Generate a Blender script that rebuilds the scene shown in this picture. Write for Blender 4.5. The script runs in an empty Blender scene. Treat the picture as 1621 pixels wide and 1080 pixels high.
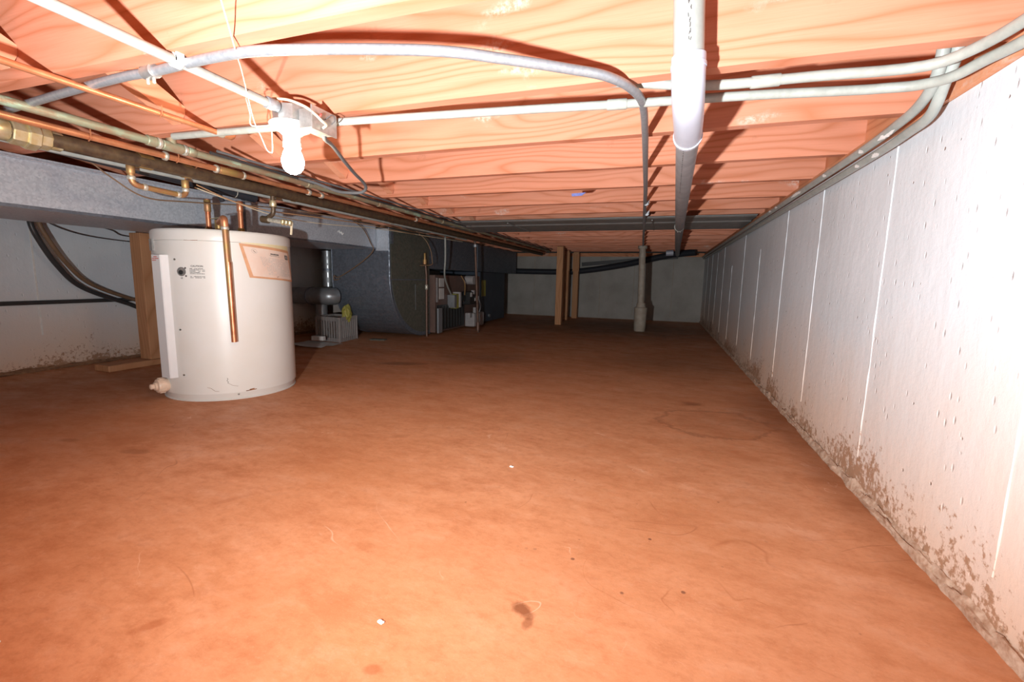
import bpy, bmesh, math, random
from mathutils import Vector, Matrix, noise
random.seed(7)
C = bpy.context.scene.collection
R = math.radians
H = 0.623                     # eye height of the camera above the slab

# ------------------------------------------------------------------ camera
cam = bpy.data.cameras.new('camera'); co = bpy.data.objects.new('camera', cam); C.objects.link(co)
yaw, pitch, roll = R(18.475), R(-7.933), R(1.185)
fwd = Vector((-math.sin(yaw)*math.cos(pitch), math.cos(yaw)*math.cos(pitch), math.sin(pitch)))
rt = Vector((math.cos(yaw), math.sin(yaw), 0)); up = rt.cross(fwd)
r2 = math.cos(roll)*rt + math.sin(roll)*up; u2 = -math.sin(roll)*rt + math.cos(roll)*up
mw = Matrix((r2, u2, -fwd)).transposed().to_4x4(); mw.translation = Vector((0, 0, H))
co.matrix_world = mw
cam.sensor_width = 36; cam.lens = 701.086/1621*36; cam.clip_start = .02
bpy.context.scene.camera = co

# ------------------------------------------------------------------ world, flash, exposure
w = bpy.data.worlds.new('world'); bpy.context.scene.world = w; w.use_nodes = True
w.node_tree.nodes['Background'].inputs[0].default_value = (.5, .45, .4, 1)
w.node_tree.nodes['Background'].inputs[1].default_value = .02
fl = bpy.data.lights.new('flash', 'SPOT'); fo = bpy.data.objects.new('flash', fl); C.objects.link(fo)
fl.energy = 275; fl.spot_size = R(166); fl.spot_blend = 1.0; fl.shadow_soft_size = .022; fl.color = (.95, .99, 1.0)
fo.location = (-.36, -.16, H-.12)
fo.rotation_euler = Vector((-.04, 1, .56)).to_track_quat('-Z', 'Y').to_euler()
BULB_EMIT = 150
vs = bpy.context.scene.view_settings
vs.view_transform = 'Standard'; vs.look = 'None'; vs.gamma = 1; vs.exposure = 0.08; vs.use_curve_mapping = False

# ------------------------------------------------------------------ material helpers
class NT:
    def __init__(s, name):
        s.m = bpy.data.materials.new(name); s.m.use_nodes = True; s.t = s.m.node_tree
        s.b = s.t.nodes['Principled BSDF']
    def n(s, typ, **kw):
        n = s.t.nodes.new(typ)
        for k, v in kw.items():
            if k.startswith('i_'):
                key = k[2:]; key = int(key) if key.isdigit() else key
                n.inputs[key].default_value = v
            else: setattr(n, k, v)
        return n
    def l(s, a, b): s.t.links.new(a, b)
    def coord(s): return s.n('ShaderNodeTexCoord').outputs['Object']
    def map(s, vec, scale=(1,1,1), loc=(0,0,0)):
        m = s.n('ShaderNodeMapping'); m.inputs['Scale'].default_value = scale; m.inputs['Location'].default_value = loc
        s.l(vec, m.inputs['Vector']); return m.outputs[0]
    def noise(s, vec, scale, detail=4, rough=.55, dist=0):
        n = s.n('ShaderNodeTexNoise'); n.inputs['Scale'].default_value = scale; n.inputs['Detail'].default_value = detail
        n.inputs['Roughness'].default_value = rough; n.inputs['Distortion'].default_value = dist
        s.l(vec, n.inputs['Vector']); return n.outputs[0]
    def voro(s, vec, scale, rnd=1):
        n = s.n('ShaderNodeTexVoronoi'); n.inputs['Scale'].default_value = scale; n.inputs['Randomness'].default_value = rnd
        s.l(vec, n.inputs['Vector']); return n.outputs['Distance']
    def ramp(s, f, stops):
        r = s.n('ShaderNodeValToRGB'); e = r.color_ramp.elements
        while len(e) < len(stops): e.new(.5)
        for i, (p, c) in enumerate(stops):
            e[i].position = p; e[i].color = (*c, 1) if len(c) == 3 else c
        s.l(f, r.inputs[0]); return r.outputs[0]
    def step(s, f, a, b, lo=0, hi=1):
        r = s.n('ShaderNodeMapRange'); r.inputs[1].default_value = a; r.inputs[2].default_value = b
        r.inputs[3].default_value = lo; r.inputs[4].default_value = hi; s.l(f, r.inputs[0]); return r.outputs[0]
    def math(s, op, a, b=None, c=None):
        n = s.n('ShaderNodeMath', operation=op)
        for i, v in enumerate((a, b, c)):
            if v is None: continue
            if isinstance(v, (int, float)): n.inputs[i].default_value = v
            else: s.l(v, n.inputs[i])
        return n.outputs[0]
    def mix(s, f, a, b, mode='MIX'):
        n = s.n('ShaderNodeMix', data_type='RGBA', blend_type=mode)
        for inp, v in ((n.inputs['Factor'], f), (n.inputs['A'], a), (n.inputs['B'], b)):
            if isinstance(v, (int, float)): inp.default_value = v
            elif isinstance(v, tuple): inp.default_value = (*v, 1)
            else: s.l(v, inp)
        return n.outputs['Result']
    def bump(s, h, strength=.3, dist=.005):
        b = s.n('ShaderNodeBump'); b.inputs['Strength'].default_value = strength; b.inputs['Distance'].default_value = dist
        s.l(h, b.inputs['Height']); s.l(b.outputs[0], s.b.inputs['Normal'])
    def base(s, c):
        if isinstance(c, tuple): s.b.inputs['Base Color'].default_value = (*c, 1)
        else: s.l(c, s.b.inputs['Base Color'])
    def set(s, rough=.6, metal=0, spec=None):
        s.b.inputs['Roughness'].default_value = rough; s.b.inputs['Metallic'].default_value = metal
        if spec is not None: s.b.inputs['Specular IOR Level'].default_value = spec
        return s
M = {}
def simple(name, col, rough=.5, metal=0, var=.12, scale=30, bump=0, col2=None, spec=None):
    t = NT(name); t.set(rough, metal, spec); v = t.coord()
    f = t.noise(v, scale, 5, .6)
    c2 = col2 or tuple(x*(1-var*2) for x in col)
    t.base(t.mix(t.step(f, .35, .68), col, c2))
    if bump: t.bump(f, bump, .002)
    M[name] = t.m; return t.m

def wood(name, light, dark, knot, chalk=.5, along='X', knots=True):
    t = NT(name); t.set(.72, 0, .25)
    v = t.coord()
    rnd = t.n('ShaderNodeObjectInfo').outputs['Random']
    off = t.n('ShaderNodeCombineXYZ'); t.l(t.math('MULTIPLY', rnd, 37.), off.inputs[0]); t.l(t.math('MULTIPLY', rnd, 11.), off.inputs[2])
    add = t.n('ShaderNodeVectorMath', operation='ADD'); t.l(v, add.inputs[0]); t.l(off.outputs[0], add.inputs[1])
    v = add.outputs[0]
    if along == 'Z':
        sp = t.n('ShaderNodeSeparateXYZ'); t.l(v, sp.inputs[0]); cb = t.n('ShaderNodeCombineXYZ')
        t.l(sp.outputs[2], cb.inputs[0]); t.l(sp.outputs[1], cb.inputs[1]); t.l(sp.outputs[0], cb.inputs[2]); v = cb.outputs[0]
    if along == 'Y':
        sp = t.n('ShaderNodeSeparateXYZ'); t.l(v, sp.inputs[0]); cb = t.n('ShaderNodeCombineXYZ')
        t.l(sp.outputs[1], cb.inputs[0]); t.l(sp.outputs[0], cb.inputs[1]); t.l(sp.outputs[2], cb.inputs[2]); v = cb.outputs[0]
    # knots: sparse cells stretched along the board; grain flows round them
    kv = t.map(v, (.62, .0, 2.1))
    kd = t.voro(kv, 1.35, 1)
    kn = t.step(kd, .02, .33, 1, 0)
    kn2 = t.math('POWER', kn, 2.2)
    low = t.noise(t.map(v, (.55, 1.2, 3.2)), 1.6, 2, .5)
    sp = t.n('ShaderNodeSeparateXYZ'); t.l(v, sp.inputs[0])
    g = t.math('ADD', t.math('MULTIPLY', sp.outputs[2], 22.), t.math('MULTIPLY', low, 8.5))
    g = t.math('ADD', g, t.math('MULTIPLY', sp.outputs[1], 4.0))
    if knots: g = t.math('ADD', g, t.math('MULTIPLY', kn2, 4.5))
    fr = t.math('PINGPONG', t.math('MULTIPLY', g, 2.3), 1.0)
    ring = t.math('POWER', fr, 2.6)
    fine = t.noise(t.map(v, (3, 40, 130)), 2.4, 4, .7)
    tone = t.noise(t.map(v, (.6, 1, 1.6)), 1.1, 3, .5)
    c = t.mix(t.math('MULTIPLY', ring, .8), light, dark)
    c = t.mix(t.step(fine, .42, .7, 0, .30), c, dark)
    c = t.mix(t.step(tone, .5, .72, 0, .45), c, tuple(x*y for x, y in zip(light, (1.08, 1.22, 1.30))))
    if knots:
        kc = t.step(kd, .012, .07, 1, 0)
        kr = t.math('PINGPONG', t.math('MULTIPLY', kd, 34.), 1.0)
        kc = t.math('MULTIPLY', kc, t.math('ADD', .55, t.math('MULTIPLY', kr, .4)))
        c = t.mix(kc, c, knot)
    # chalky mortar smears
    sm = t.noise(t.map(v, (1.0, 1, 2.6)), 3.1, 3, .5); s2 = t.noise(v, 60, 5, .75)
    smf = t.math('MULTIPLY', t.step(sm, .64, .70), t.step(s2, .42, .60))
    c = t.mix(t.math('MULTIPLY', smf, chalk), c, (.72, .62, .55))
    c = t.mix(t.math('MULTIPLY', t.step(t.noise(v, 5.3, 5, .7), .63, .72), .35), c, knot)
    t.base(c)
    t.bump(t.math('ADD', t.math('MULTIPLY', ring, .5), fine), .12, .002)
    M[name] = t.m; return t.m

wood('joist_wood', (.68, .285, .18), (.50, .17, .08), (.30, .11, .06), .65)
wood('brace_wood', (.78, .36, .22), (.60, .22, .11), (.30, .10, .04), .3, 'Y', False)
wood('post_wood', (.56, .29, .15), (.42, .19, .085), (.20, .09, .04), .1, 'Z')
wood('sill_wood', (.72, .32, .17), (.50, .18, .08), (.25, .08, .03), .5, 'Y', False)
simple('subfloor', (.50, .22, .08), .8, 0, .2, 8)

def galv(name, a, b, rough=.42, metal=.75, scale=60):
    t = NT(name); t.set(rough, metal)
    v = t.coord(); vo = t.n('ShaderNodeTexVoronoi'); vo.inputs['Scale'].default_value = scale; t.l(v, vo.inputs['Vector'])
    sp = t.n('ShaderNodeSeparateColor'); t.l(vo.outputs['Color'], sp.inputs[0])
    big = t.noise(v, 2.5, 4, .6)
    f = t.math('ADD', t.math('MULTIPLY', sp.outputs[0], .55), t.math('MULTIPLY', big, .5))
    t.base(t.mix(f, a, b)); t.l(t.step(sp.outputs[1], 0, 1, rough-.1, rough+.14), t.b.inputs['Roughness'])
    t.bump(t.noise(v, 3, 2, .5), .15, .01)
    M[name] = t.m; return t.m
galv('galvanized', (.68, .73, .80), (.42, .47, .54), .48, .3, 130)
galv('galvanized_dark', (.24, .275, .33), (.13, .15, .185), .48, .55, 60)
galv('pan_metal', (.30, .31, .30), (.24, .25, .25), .5, .3, 20)
galv('galvanized_drab', (.22, .22, .18), (.12, .13, .11), .5, .5, 50)
simple('zinc_conduit', (.40, .42, .445), .40, .45, .1, 90, 0, (.30, .325, .36))
galv('flue_metal', (.36, .38, .40), (.26, .28, .30), .38, .6, 20)
simple('conduit_paint', (.40, .42, .385), .45, 0, .1, 40, .1)
simple('pvc_grey', (.40, .43, .405), .4, 0, .1, 25, .05)
simple('pvc_light', (.50, .53, .62), .32, 0, .05, 15, .03)
simple('pvc_far', (.30, .31, .33), .42, 0, .15, 14)
simple('white_paint', (.82, .82, .80), .6, 0, .06, 40)
simple('copper', (.80, .36, .19), .36, .65, .12, 22, 0, (.60, .25, .12))
simple('copper_old', (.46, .23, .12), .48, .55, .1, 22, 0, (.42, .30, .10))
simple('copper_red', (.52, .17, .08), .36, .7, .1, 22, 0, (.70, .30, .16))
simple('solder', (.72, .70, .60), .4, .5, .2, 80)
def verd():
    t = NT('verdigris_copper'); t.set(.5, .35); v = t.coord()
    f = t.noise(t.map(v, (1, .35, 1)), 30, 6, .7); g = t.noise(v, 9, 3, .6)
    c = t.mix(t.step(f, .42, .6), (.36, .25, .16), (.33, .37, .26))
    c = t.mix(t.math('MULTIPLY', t.step(g, .55, .65), t.step(f, .45, .55)), c, (.42, .60, .46))
    t.base(c); t.bump(f, .2, .002); M['verdigris_copper'] = t.m
verd()
simple('black_iron', (.065, .042, .03), .42, .3, .2, 35, .1, (.13, .09, .05))
simple('brass', (.62, .52, .26), .35, .7, .15, 40, 0, (.72, .68, .50))
simple('brass_ring', (.40, .26, .10), .4, .7, .15, 40)
simple('black_plastic', (.035, .04, .05), .35, 0, .1, 20)
simple('black_cable', (.05, .05, .052), .38, 0, .1, 20)
simple('grey_cable', (.13, .14, .15), .38, 0, .1, 20)
simple('brown_cable', (.24, .15, .09), .5, 0, .1, 20)
simple('tan_wire', (.52, .30, .16), .5, 0, .1, 20)
simple('cream_wire', (.82, .72, .52), .5, 0, .1, 20)
simple('white_string', (.85, .80, .70), .8, 0, .05, 20)
simple('porcelain', (.88, .87, .84), .25, 0, .02, 20)
simple('box_metal', (.50, .50, .49), .38, .7, .15, 50)
simple('tank_enamel', (.71, .71, .69), .36, 0, .03, 3, .01, (.68, .66, .61))
simple('tank_top', (.16, .13, .085), .6, 0, .2, 12)
simple('cover_enamel', (.70, .71, .72), .33, 0, .02, 8)
simple('cream_plastic', (.78, .60, .46), .4, 0, .06, 30)
simple('screw_metal', (.25, .23, .2), .4, .7, .1, 50)
simple('rust', (.30, .12, .045), .8, 0, .3, 60)
simple('ink', (.10, .09, .09), .7, 0, .02, 50)
simple('ink_light', (.45, .43, .42), .7, 0, .02, 50)
simple('ink_red', (.62, .12, .10), .7, 0, .02, 50)
simple('paper', (.74, .62, .54), .75, 0, .08, 9, 0, (.72, .52, .42))
simple('paper_white', (.62, .60, .58), .75, 0, .05, 30)
simple('yellow_tape', (.76, .66, .40), .45, 0, .06, 12)
simple('pouch_edge', (.68, .36, .20), .4, 0, .1, 20)
simple('furnace_brown', (.17, .105, .085), .55, .1, .15, 6)
simple('furnace_slate', (.065, .085, .115), .5, .2, .1, 6)
simple('dark_metal', (.045, .045, .045), .5, .4, .1, 20)
simple('white_plastic', (.42, .40, .40), .5, 0, .08, 20)
simple('crate_plastic', (.30, .27, .26), .5, 0, .1, 20)
simple('yellow_label', (.36, .33, .07), .5, 0, .1, 20)
simple('iron_pole', (.20, .12, .09), .45, .4, .2, 25)
simple('cast_pipe', (.42, .37, .31), .6, 0, .15, 14, .1, (.33, .27, .21))
simple('blue_chalk', (.22, .27, .68), .8, 0, .2, 60)
simple('mud', (.36, .20, .11), .9, 0, .2, 40, .5)
simple('mortar', (.62, .47, .36), .9, 0, .15, 55, .8, (.36, .20, .12))

def concrete_wall(name, axis, near=True):
    """painted poured wall; axis is the one that runs along the wall"""
    t = NT(name); t.set(.5, 0, .4)
    v = t.coord(); sp = t.n('ShaderNodeSeparateXYZ'); t.l(v, sp.inputs[0]); z = sp.outputs[2]
    n1 = t.noise(v, 2.2, 5, .6); n2 = t.noise(v, 28, 6, .7); n3 = t.noise(t.map(v, (1, 1, .25)), 9, 4, .6)
    c = t.mix(t.step(n1, .35, .7), (.74, .80, .86), (.67, .725, .775))
    c = t.mix(t.step(n3, .55, .75, 0, .35), c, (.60, .63, .66))
    # pink-brown dust that has crept up from the slab in an uneven line
    zz = t.math('ADD', z, t.math('MULTIPLY', t.math('SUBTRACT', n1, .5), .55))
    c = t.mix(t.step(zz, .02, .55, .78, 0), c, (.78, .54, .37))
    # flaking / mud specks, dense at the foot
    zf = t.step(z, .0, .34, 1, 0)
    n2f = t.noise(v, 62, 6, .72)
    thr = t.math('ADD', t.math('MULTIPLY', t.math('ADD', t.math('MULTIPLY', n2f, .62), t.math('MULTIPLY', n2, .38)), .70), t.math('MULTIPLY', zf, .215))
    thr = t.math('ADD', thr, t.math('MULTIPLY', t.math('SUBTRACT', t.noise(v, 4.5, 3, .5), .5), .34))
    c = t.mix(t.step(thr, .515, .56, 0, .85), c, (.36, .19, .10))
    # scattered pits
    vo = t.voro(v, 26); pm = t.noise(v, 7, 3, .6)
    pit = t.math('MULTIPLY', t.step(vo, .05, .12, 1, 0), t.step(pm, .56, .60))
    c = t.mix(t.math('MULTIPLY', pit, .75), c, (.34, .24, .18))
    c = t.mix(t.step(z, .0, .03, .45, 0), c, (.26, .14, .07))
    t.base(c)
    vo2 = t.voro(t.map(v, (1, 1, .45)), 34)
    hh = t.math('ADD', t.math('MULTIPLY', n2, .35), t.step(vo2, .0, .16, 0, .6))
    hh = t.math('SUBTRACT', hh, t.math('MULTIPLY', pit, 1.2))
    hh = t.math('ADD', hh, t.math('MULTIPLY', n3, .6))
    t.bump(hh, .6, .007)
    M[name] = t.m
concrete_wall('wall_paint', 'Y')
simple('wall_paint_dimmed', (.44, .42, .39), .8, 0, .12, 3, .1, (.33, .31, .28))  # back wall: darker grey, the dimness at the far end put into its colour

def floor_mat():
    t = NT('slab'); t.set(.62, 0, .3)
    v = t.coord(); sp = t.n('ShaderNodeSeparateXYZ'); t.l(v, sp.inputs[0]); X, Y = sp.outputs[0], sp.outputs[1]
    rot = t.n('ShaderNodeMapping'); rot.inputs['Rotation'].default_value = (0, 0, .5); rot.inputs['Scale'].default_value = (1, 1.9, 1); t.l(v, rot.inputs[0]); rv = rot.outputs[0]
    n1 = t.noise(rv, 1.2, 6, .62, .1); n2 = t.noise(rv, 4.2, 9, .72, .15); n3 = t.noise(v, 45, 5, .7); n4 = t.noise(v, 220, 3, .7)
    c = t.mix(t.step(n1, .38, .66), (.67, .315, .165), (.58, .25, .115))
    c = t.mix(t.step(n2, .50, .66, 0, .72), c, (.46, .17, .07))
    c = t.mix(t.step(n2, .46, .30, 0, .6), c, (.74, .40, .25))
    c = t.mix(t.step(n3, .50, .68, 0, .34), c, (.40, .14, .055))
    n5 = t.noise(rv, 14, 8, .75, .1)
    c = t.mix(t.step(n5, .50, .66, 0, .42), c, (.42, .15, .06)); c = t.mix(t.step(n5, .46, .32, 0, .35), c, (.74, .42, .27))
    n6 = t.noise(t.map(v, (1, 1, 1), (4, 9, 0)), .55, 4, .6)
    c = t.mix(t.step(n6, .46, .62, 0, .42), c, (.44, .17, .07))
    c = t.mix(t.step(n4, .6, .75, 0, .25), c, (.80, .50, .36))
    # scratches: thin contour lines of distorted noise, only here and there
    for sc, seed, ww, col, amt in ((1.6, 3., .0035, (.38, .13, .05), .6), (2.3, 9., .003, (.82, .55, .40), .5), (.8, 21., .002, (.34, .12, .05), .6)):
        nn = t.noise(t.map(v, (1, 1, 1), (seed, seed*.7, 0)), sc, 3, .55, 1.2)
        line = t.step(t.math('ABSOLUTE', t.math('SUBTRACT', nn, .5)), 0, ww, 1, 0)
        gate = t.step(t.noise(t.map(v, (1, 1, 1), (seed*2, 3, 0)), 3.0, 3, .6), .56, .62)
        c = t.mix(t.math('MULTIPLY', t.math('MULTIPLY', line, gate), amt), c, col)
    def blob(cx, cy, rx, ry, ang, amt, col, ns=9, soft=.5, ringed=False):
        ca, sa = math.cos(ang), math.sin(ang)
        dx = t.math('SUBTRACT', X, cx); dy = t.math('SUBTRACT', Y, cy)
        a = t.math('DIVIDE', t.math('ADD', t.math('MULTIPLY', dx, ca), t.math('MULTIPLY', dy, sa)), rx)
        b = t.math('DIVIDE', t.math('SUBTRACT', t.math('MULTIPLY', dy, ca), t.math('MULTIPLY', dx, sa)), ry)
        d = t.math('SQRT', t.math('ADD', t.math('MULTIPLY', a, a), t.math('MULTIPLY', b, b)))
        d = t.math('ADD', d, t.math('MULTIPLY', t.math('SUBTRACT', t.noise(v, ns, 5, .7), .5), 1.1))
        if ringed: f = t.step(t.math('ABSOLUTE', t.math('SUBTRACT', d, 1)), 0, .10, 1, 0)
        else: f = t.step(d, 1-soft, 1, 1, 0)
        return t.mix(t.math('MULTIPLY', f, amt), c, col)
    D = (.20, .065, .025)
    c = blob(-.215, .735, .032, .018, -.5, .85, D, 40)
    c = blob(-.195, .705, .012, .02, 0, .6, D, 40)
    c = blob(.26, 2.12, .24, .20, .3, .45, D, 5, .5, True)
    c = blob(.26, 2.12, .24, .20, .3, .25, (.34, .125, .05), 5, .4)
    c = blob(.18, 2.42, .06, .04, .4, .55, D, 14)
    c = blob(.56, 1.9, .10, 1.1, 0, .55, (.27, .095, .035), 6, .8)
    c = blob(.52, 2.35, .20, .5, 0, .5, (.24, .085, .03), 5, .8)
    c = blob(-.823, .473, .035, .014, .9, .45, (.36, .10, .03), 40)
    c = blob(-.40, .529, .02, .012, .3, .6, (.34, .11, .04), 50)
    c = blob(-1.706, .986, .07, .025, .2, .5, (.30, .11, .04), 18)
    c = blob(-2.04, .97, .05, .02, .2, .45, (.30, .11, .04), 20)
    c = blob(-1.1, .85, .07, .015, 1.0, .35, (.40, .13, .05), 20)
    c = blob(-.62, .80, .03, .02, .2, .35, (.40, .14, .05), 30)
    c = blob(-.95, 1.45, .05, .02, .6, .35, (.36, .13, .05), 20)
    c = blob(-1.75, 2.75, .22, .07, .3, .55, (.20, .075, .03), 8)
    c = blob(-1.3, 3.2, .5, .35, .2, .5, (.22, .10, .05), 4, .8)
    c = blob(.1, 3.6, .6, .6, 0, .45, (.24, .10, .045), 4, .9)
    c = blob(-.6, 6.2, 1.6, 1.3, 0, .6, (.20, .13, .07), 3, .6)  # broad dark patch: dimness of the far slab painted into the colour
    # drips
    for cx, cy, s, k in ((-.02, 1.02, .30, 11.), (-.49, 1.64, .12, 20.), (.24, 1.12, .06, 9.)):
        dx = t.math('SUBTRACT', X, cx); dy = t.math('SUBTRACT', Y, cy)
        d = t.math('SQRT', t.math('ADD', t.math('MULTIPLY', dx, dx), t.math('MULTIPLY', dy, dy)))
        vo = t.voro(t.map(v, (1, 1, 0), (k, 0, 0)), k*1.6)
        f = t.math('MULTIPLY', t.step(d, s*.5, s, 1, 0), t.step(vo, .06, .10, 1, 0))
        c = t.mix(t.math('MULTIPLY', f, .8), c, (.14, .05, .03))
    vo = t.voro(t.map(v, (1, 1, 0)), 7.0)
    c = t.mix(t.math('MULTIPLY', t.step(vo, .012, .03, 1, 0), .7), c, (.20, .07, .03))
    t.base(c)
    t.l(t.step(n2, .4, .6, .5, .72), t.b.inputs['Roughness'])
    t.bump(t.math('ADD', t.math('MULTIPLY', n3, .5), t.math('ADD', t.math('MULTIPLY', n4, .18), n2)), .22, .004)
    M['slab'] = t.m
floor_mat()
def bulbmat():
    t = NT('glowing_glass'); t.b.inputs['Base Color'].default_value = (1, .95, .85, 1)
    t.b.inputs['Emission Color'].default_value = (1, .79, .55, 1); t.b.inputs['Emission Strength'].default_value = BULB_EMIT
    M['glowing_glass'] = t.m
bulbmat()

# ------------------------------------------------------------------ geometry helpers
WL = {}
class MB:
    def __init__(s): s.v = []; s.f = []; s.sm = []
    def add(s, vs_, fs, smooth=False):
        o = len(s.v); s.v += [tuple(p) for p in vs_]; s.f += [tuple(i+o for i in f) for f in fs]; s.sm += [smooth]*len(fs); return s
    def box(s, a, b, rot=0, piv=None, ch=0):
        """box from corner a to corner b, optional chamfer ch, rotated by rot about z"""
        x0, y0, z0 = a; x1, y1, z1 = b
        bm = bmesh.new(); bmesh.ops.create_cube(bm, size=1)
        for v in bm.verts: v.co = Vector(((x0+x1)/2+v.co.x*(x1-x0), (y0+y1)/2+v.co.y*(y1-y0), (z0+z1)/2+v.co.z*(z1-z0)))
        if ch: bmesh.ops.bevel(bm, geom=list(bm.edges), offset=ch, segments=1, affect='EDGES')
        if rot:
            pv = Vector(piv or ((x0+x1)/2, (y0+y1)/2, 0)); bmesh.ops.rotate(bm, verts=bm.verts, cent=pv, matrix=Matrix.Rotation(rot, 3, 'Z'))
        bm.verts.index_update()
        s.add([v.co for v in bm.verts], [[v.index for v in f.verts] for f in bm.faces]); bm.free(); return s
    def beam(s, p, q, wd, ht, upv=(0, 0, 1)):
        p, q = Vector(p), Vector(q); d = (q-p).normalized(); u = Vector(upv); sx = d.cross(u).normalized(); u = sx.cross(d)
        vs_ = [b + sx*a*wd/2 + u*c*ht/2 for b in (p, q) for a, c in ((-1, -1), (1, -1), (1, 1), (-1, 1))]
        return s.add(vs_, [(3, 2, 1, 0), (4, 5, 6, 7), (0, 1, 5, 4), (1, 2, 6, 5), (2, 3, 7, 6), (3, 0, 4, 7)])
    def tube(s, pts, r, n=12, cap=True, smooth=True):
        pts = [Vector(p) for p in pts]; rs = r if isinstance(r, (list, tuple)) else [r]*len(pts)
        vs_ = []; prev = None
        for i, p in enumerate(pts):
            d = ((pts[min(i+1, len(pts)-1)]-p).normalized() + (p-pts[max(i-1, 0)]).normalized())
            d = d.normalized() if d.length > 1e-6 else (pts[min(i+1, len(pts)-1)]-pts[max(i-1, 0)]).normalized()
            if prev is None:
                a = Vector((0, 0, 1)) if abs(d.z) < .9 else Vector((1, 0, 0)); x = d.cross(a).normalized()
            else:
                x = (prev - d*prev.dot(d)).normalized()
            prev = x; y = d.cross(x)
            for k in range(n):
                t = 2*math.pi*k/n; vs_.append(p + (x*math.cos(t)+y*math.sin(t))*rs[i])
        fs = [(i*n+k, i*n+(k+1) % n, (i+1)*n+(k+1) % n, (i+1)*n+k) for i in range(len(pts)-1) for k in range(n)]
        s.add(vs_, fs, smooth)
        if cap:
            o = len(s.v)-len(vs_); s.f.append(tuple(o+k for k in reversed(range(n)))); s.f.append(tuple(o+(len(pts)-1)*n+k for k in range(n))); s.sm += [False]*2
        return s
    def lathe(s, prof, c=(0, 0, 0), n=24, axis=(0, 0, 1), smooth=True):
        """prof = [(radius, height)] revolved about axis through c"""
        ax = Vector(axis).normalized(); q = Vector((0, 0, 1)).rotation_difference(ax); c = Vector(c)
        vs_ = []; 
        for r, h in prof:
            for k in range(n):
                t = 2*math.pi*k/n; vs_.append(c + q @ Vector((r*math.cos(t), r*math.sin(t), h)))
        fs = [(i*n+k, i*n+(k+1) % n, (i+1)*n+(k+1) % n, (i+1)*n+k) for i in range(len(prof)-1) for k in range(n)]
        s.add(vs_, fs, smooth); o = len(s.v)-len(vs_)
        if prof[0][0] > 1e-6: s.f.append(tuple(o+k for k in reversed(range(n)))); s.sm.append(False)
        if prof[-1][0] > 1e-6: s.f.append(tuple(o+(len(prof)-1)*n+k for k in range(n))); s.sm.append(False)
        return s
    def prism(s, poly, x0, x1, axis='X'):
        """poly of 2D points extruded along an axis: X -> (y, z) points, Y -> (x, z), Z -> (x, y)"""
        def P(p, t): return {'X': (t, p[0], p[1]), 'Y': (p[0], t, p[1]), 'Z': (p[0], p[1], t)}[axis]
        n = len(poly); vs_ = [P(p, x0) for p in poly]+[P(p, x1) for p in poly]
        fs = [tuple(range(n-1, -1, -1)), tuple(range(n, 2*n))]+[(i, (i+1) % n, n+(i+1) % n, n+i) for i in range(n)]
        return s.add(vs_, fs)
    def build(s, name, mat, parent=None, label=None, cat=None, group=None, kind=None, origin=None):
        if parent is not None: o3 = WL[parent.name]
        elif origin is not None: o3 = Vector(origin)
        elif kind == 'structure': o3 = Vector((0, 0, 0))
        else:
            xs, ys, zs = zip(*s.v); o3 = Vector(((min(xs)+max(xs))/2, (min(ys)+max(ys))/2, min(zs)))
        me = bpy.data.meshes.new(name)
        me.from_pydata([Vector(v)-o3 for v in s.v], [], s.f); me.materials.append(M[mat])
        me.polygons.foreach_set('use_smooth', s.sm)
        bm = bmesh.new(); bm.from_mesh(me); bmesh.ops.recalc_face_normals(bm, faces=bm.faces); bm.to_mesh(me); bm.free()
        if any(s.sm): 
            try: me.set_sharp_from_angle(angle=R(40))
            except Exception: pass
        me.update()
        o = bpy.data.objects.new(name, me); C.objects.link(o)
        if parent is not None: o.parent = parent
        else: o.location = o3
        WL[o.name] = o3
        tag(o, label, cat, group, kind); return o
def tag(o, label=None, cat=None, group=None, kind=None):
    if label: o['label'] = label
    if cat: o['category'] = cat
    if group: o['group'] = group
    if kind: o['kind'] = kind
def thing(name, loc, label, cat, group=None):
    o = bpy.data.objects.new(name, None); C.objects.link(o); o.location = loc; o.empty_display_size = .05
    WL[o.name] = Vector(loc); tag(o, label, cat, group); return o
def smoothpath(pts, n=8):
    P = [Vector(p) for p in pts]; P = [2*P[0]-P[1]]+P+[2*P[-1]-P[-2]]; out = []
    for i in range(1, len(P)-2):
        a, b, c, d = P[i-1:i+3]
        for k in range(n):
            t = k/n
            out.append(.5*((2*b)+(-a+c)*t+(2*a-5*b+4*c-d)*t*t+(-a+3*b-3*c+d)*t**3))
    out.append(P[-2]); return out
def fillet(pts, r=.04, n=6):
    P = [Vector(p) for p in pts]; out = [P[0]]
    for a, b, c in zip(P, P[1:], P[2:]):
        u = (a-b); v = (c-b); k = min(r, u.length*.49, v.length*.49); s = b+u.normalized()*k; e = b+v.normalized()*k
        for i in range(n+1):
            t = i/n; out.append((1-t)**2*s+2*t*(1-t)*b+t*t*e)
    out.append(P[-1]); return out
def dup(o, loc, parent=None):
    c = o.copy(); C.objects.link(c); c.location = loc
    if parent is not None: c.parent = parent
    return c
def Z(z): return z+H
def V(x, y, z): return (x, y, z+H)       # z given relative to eye height

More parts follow.
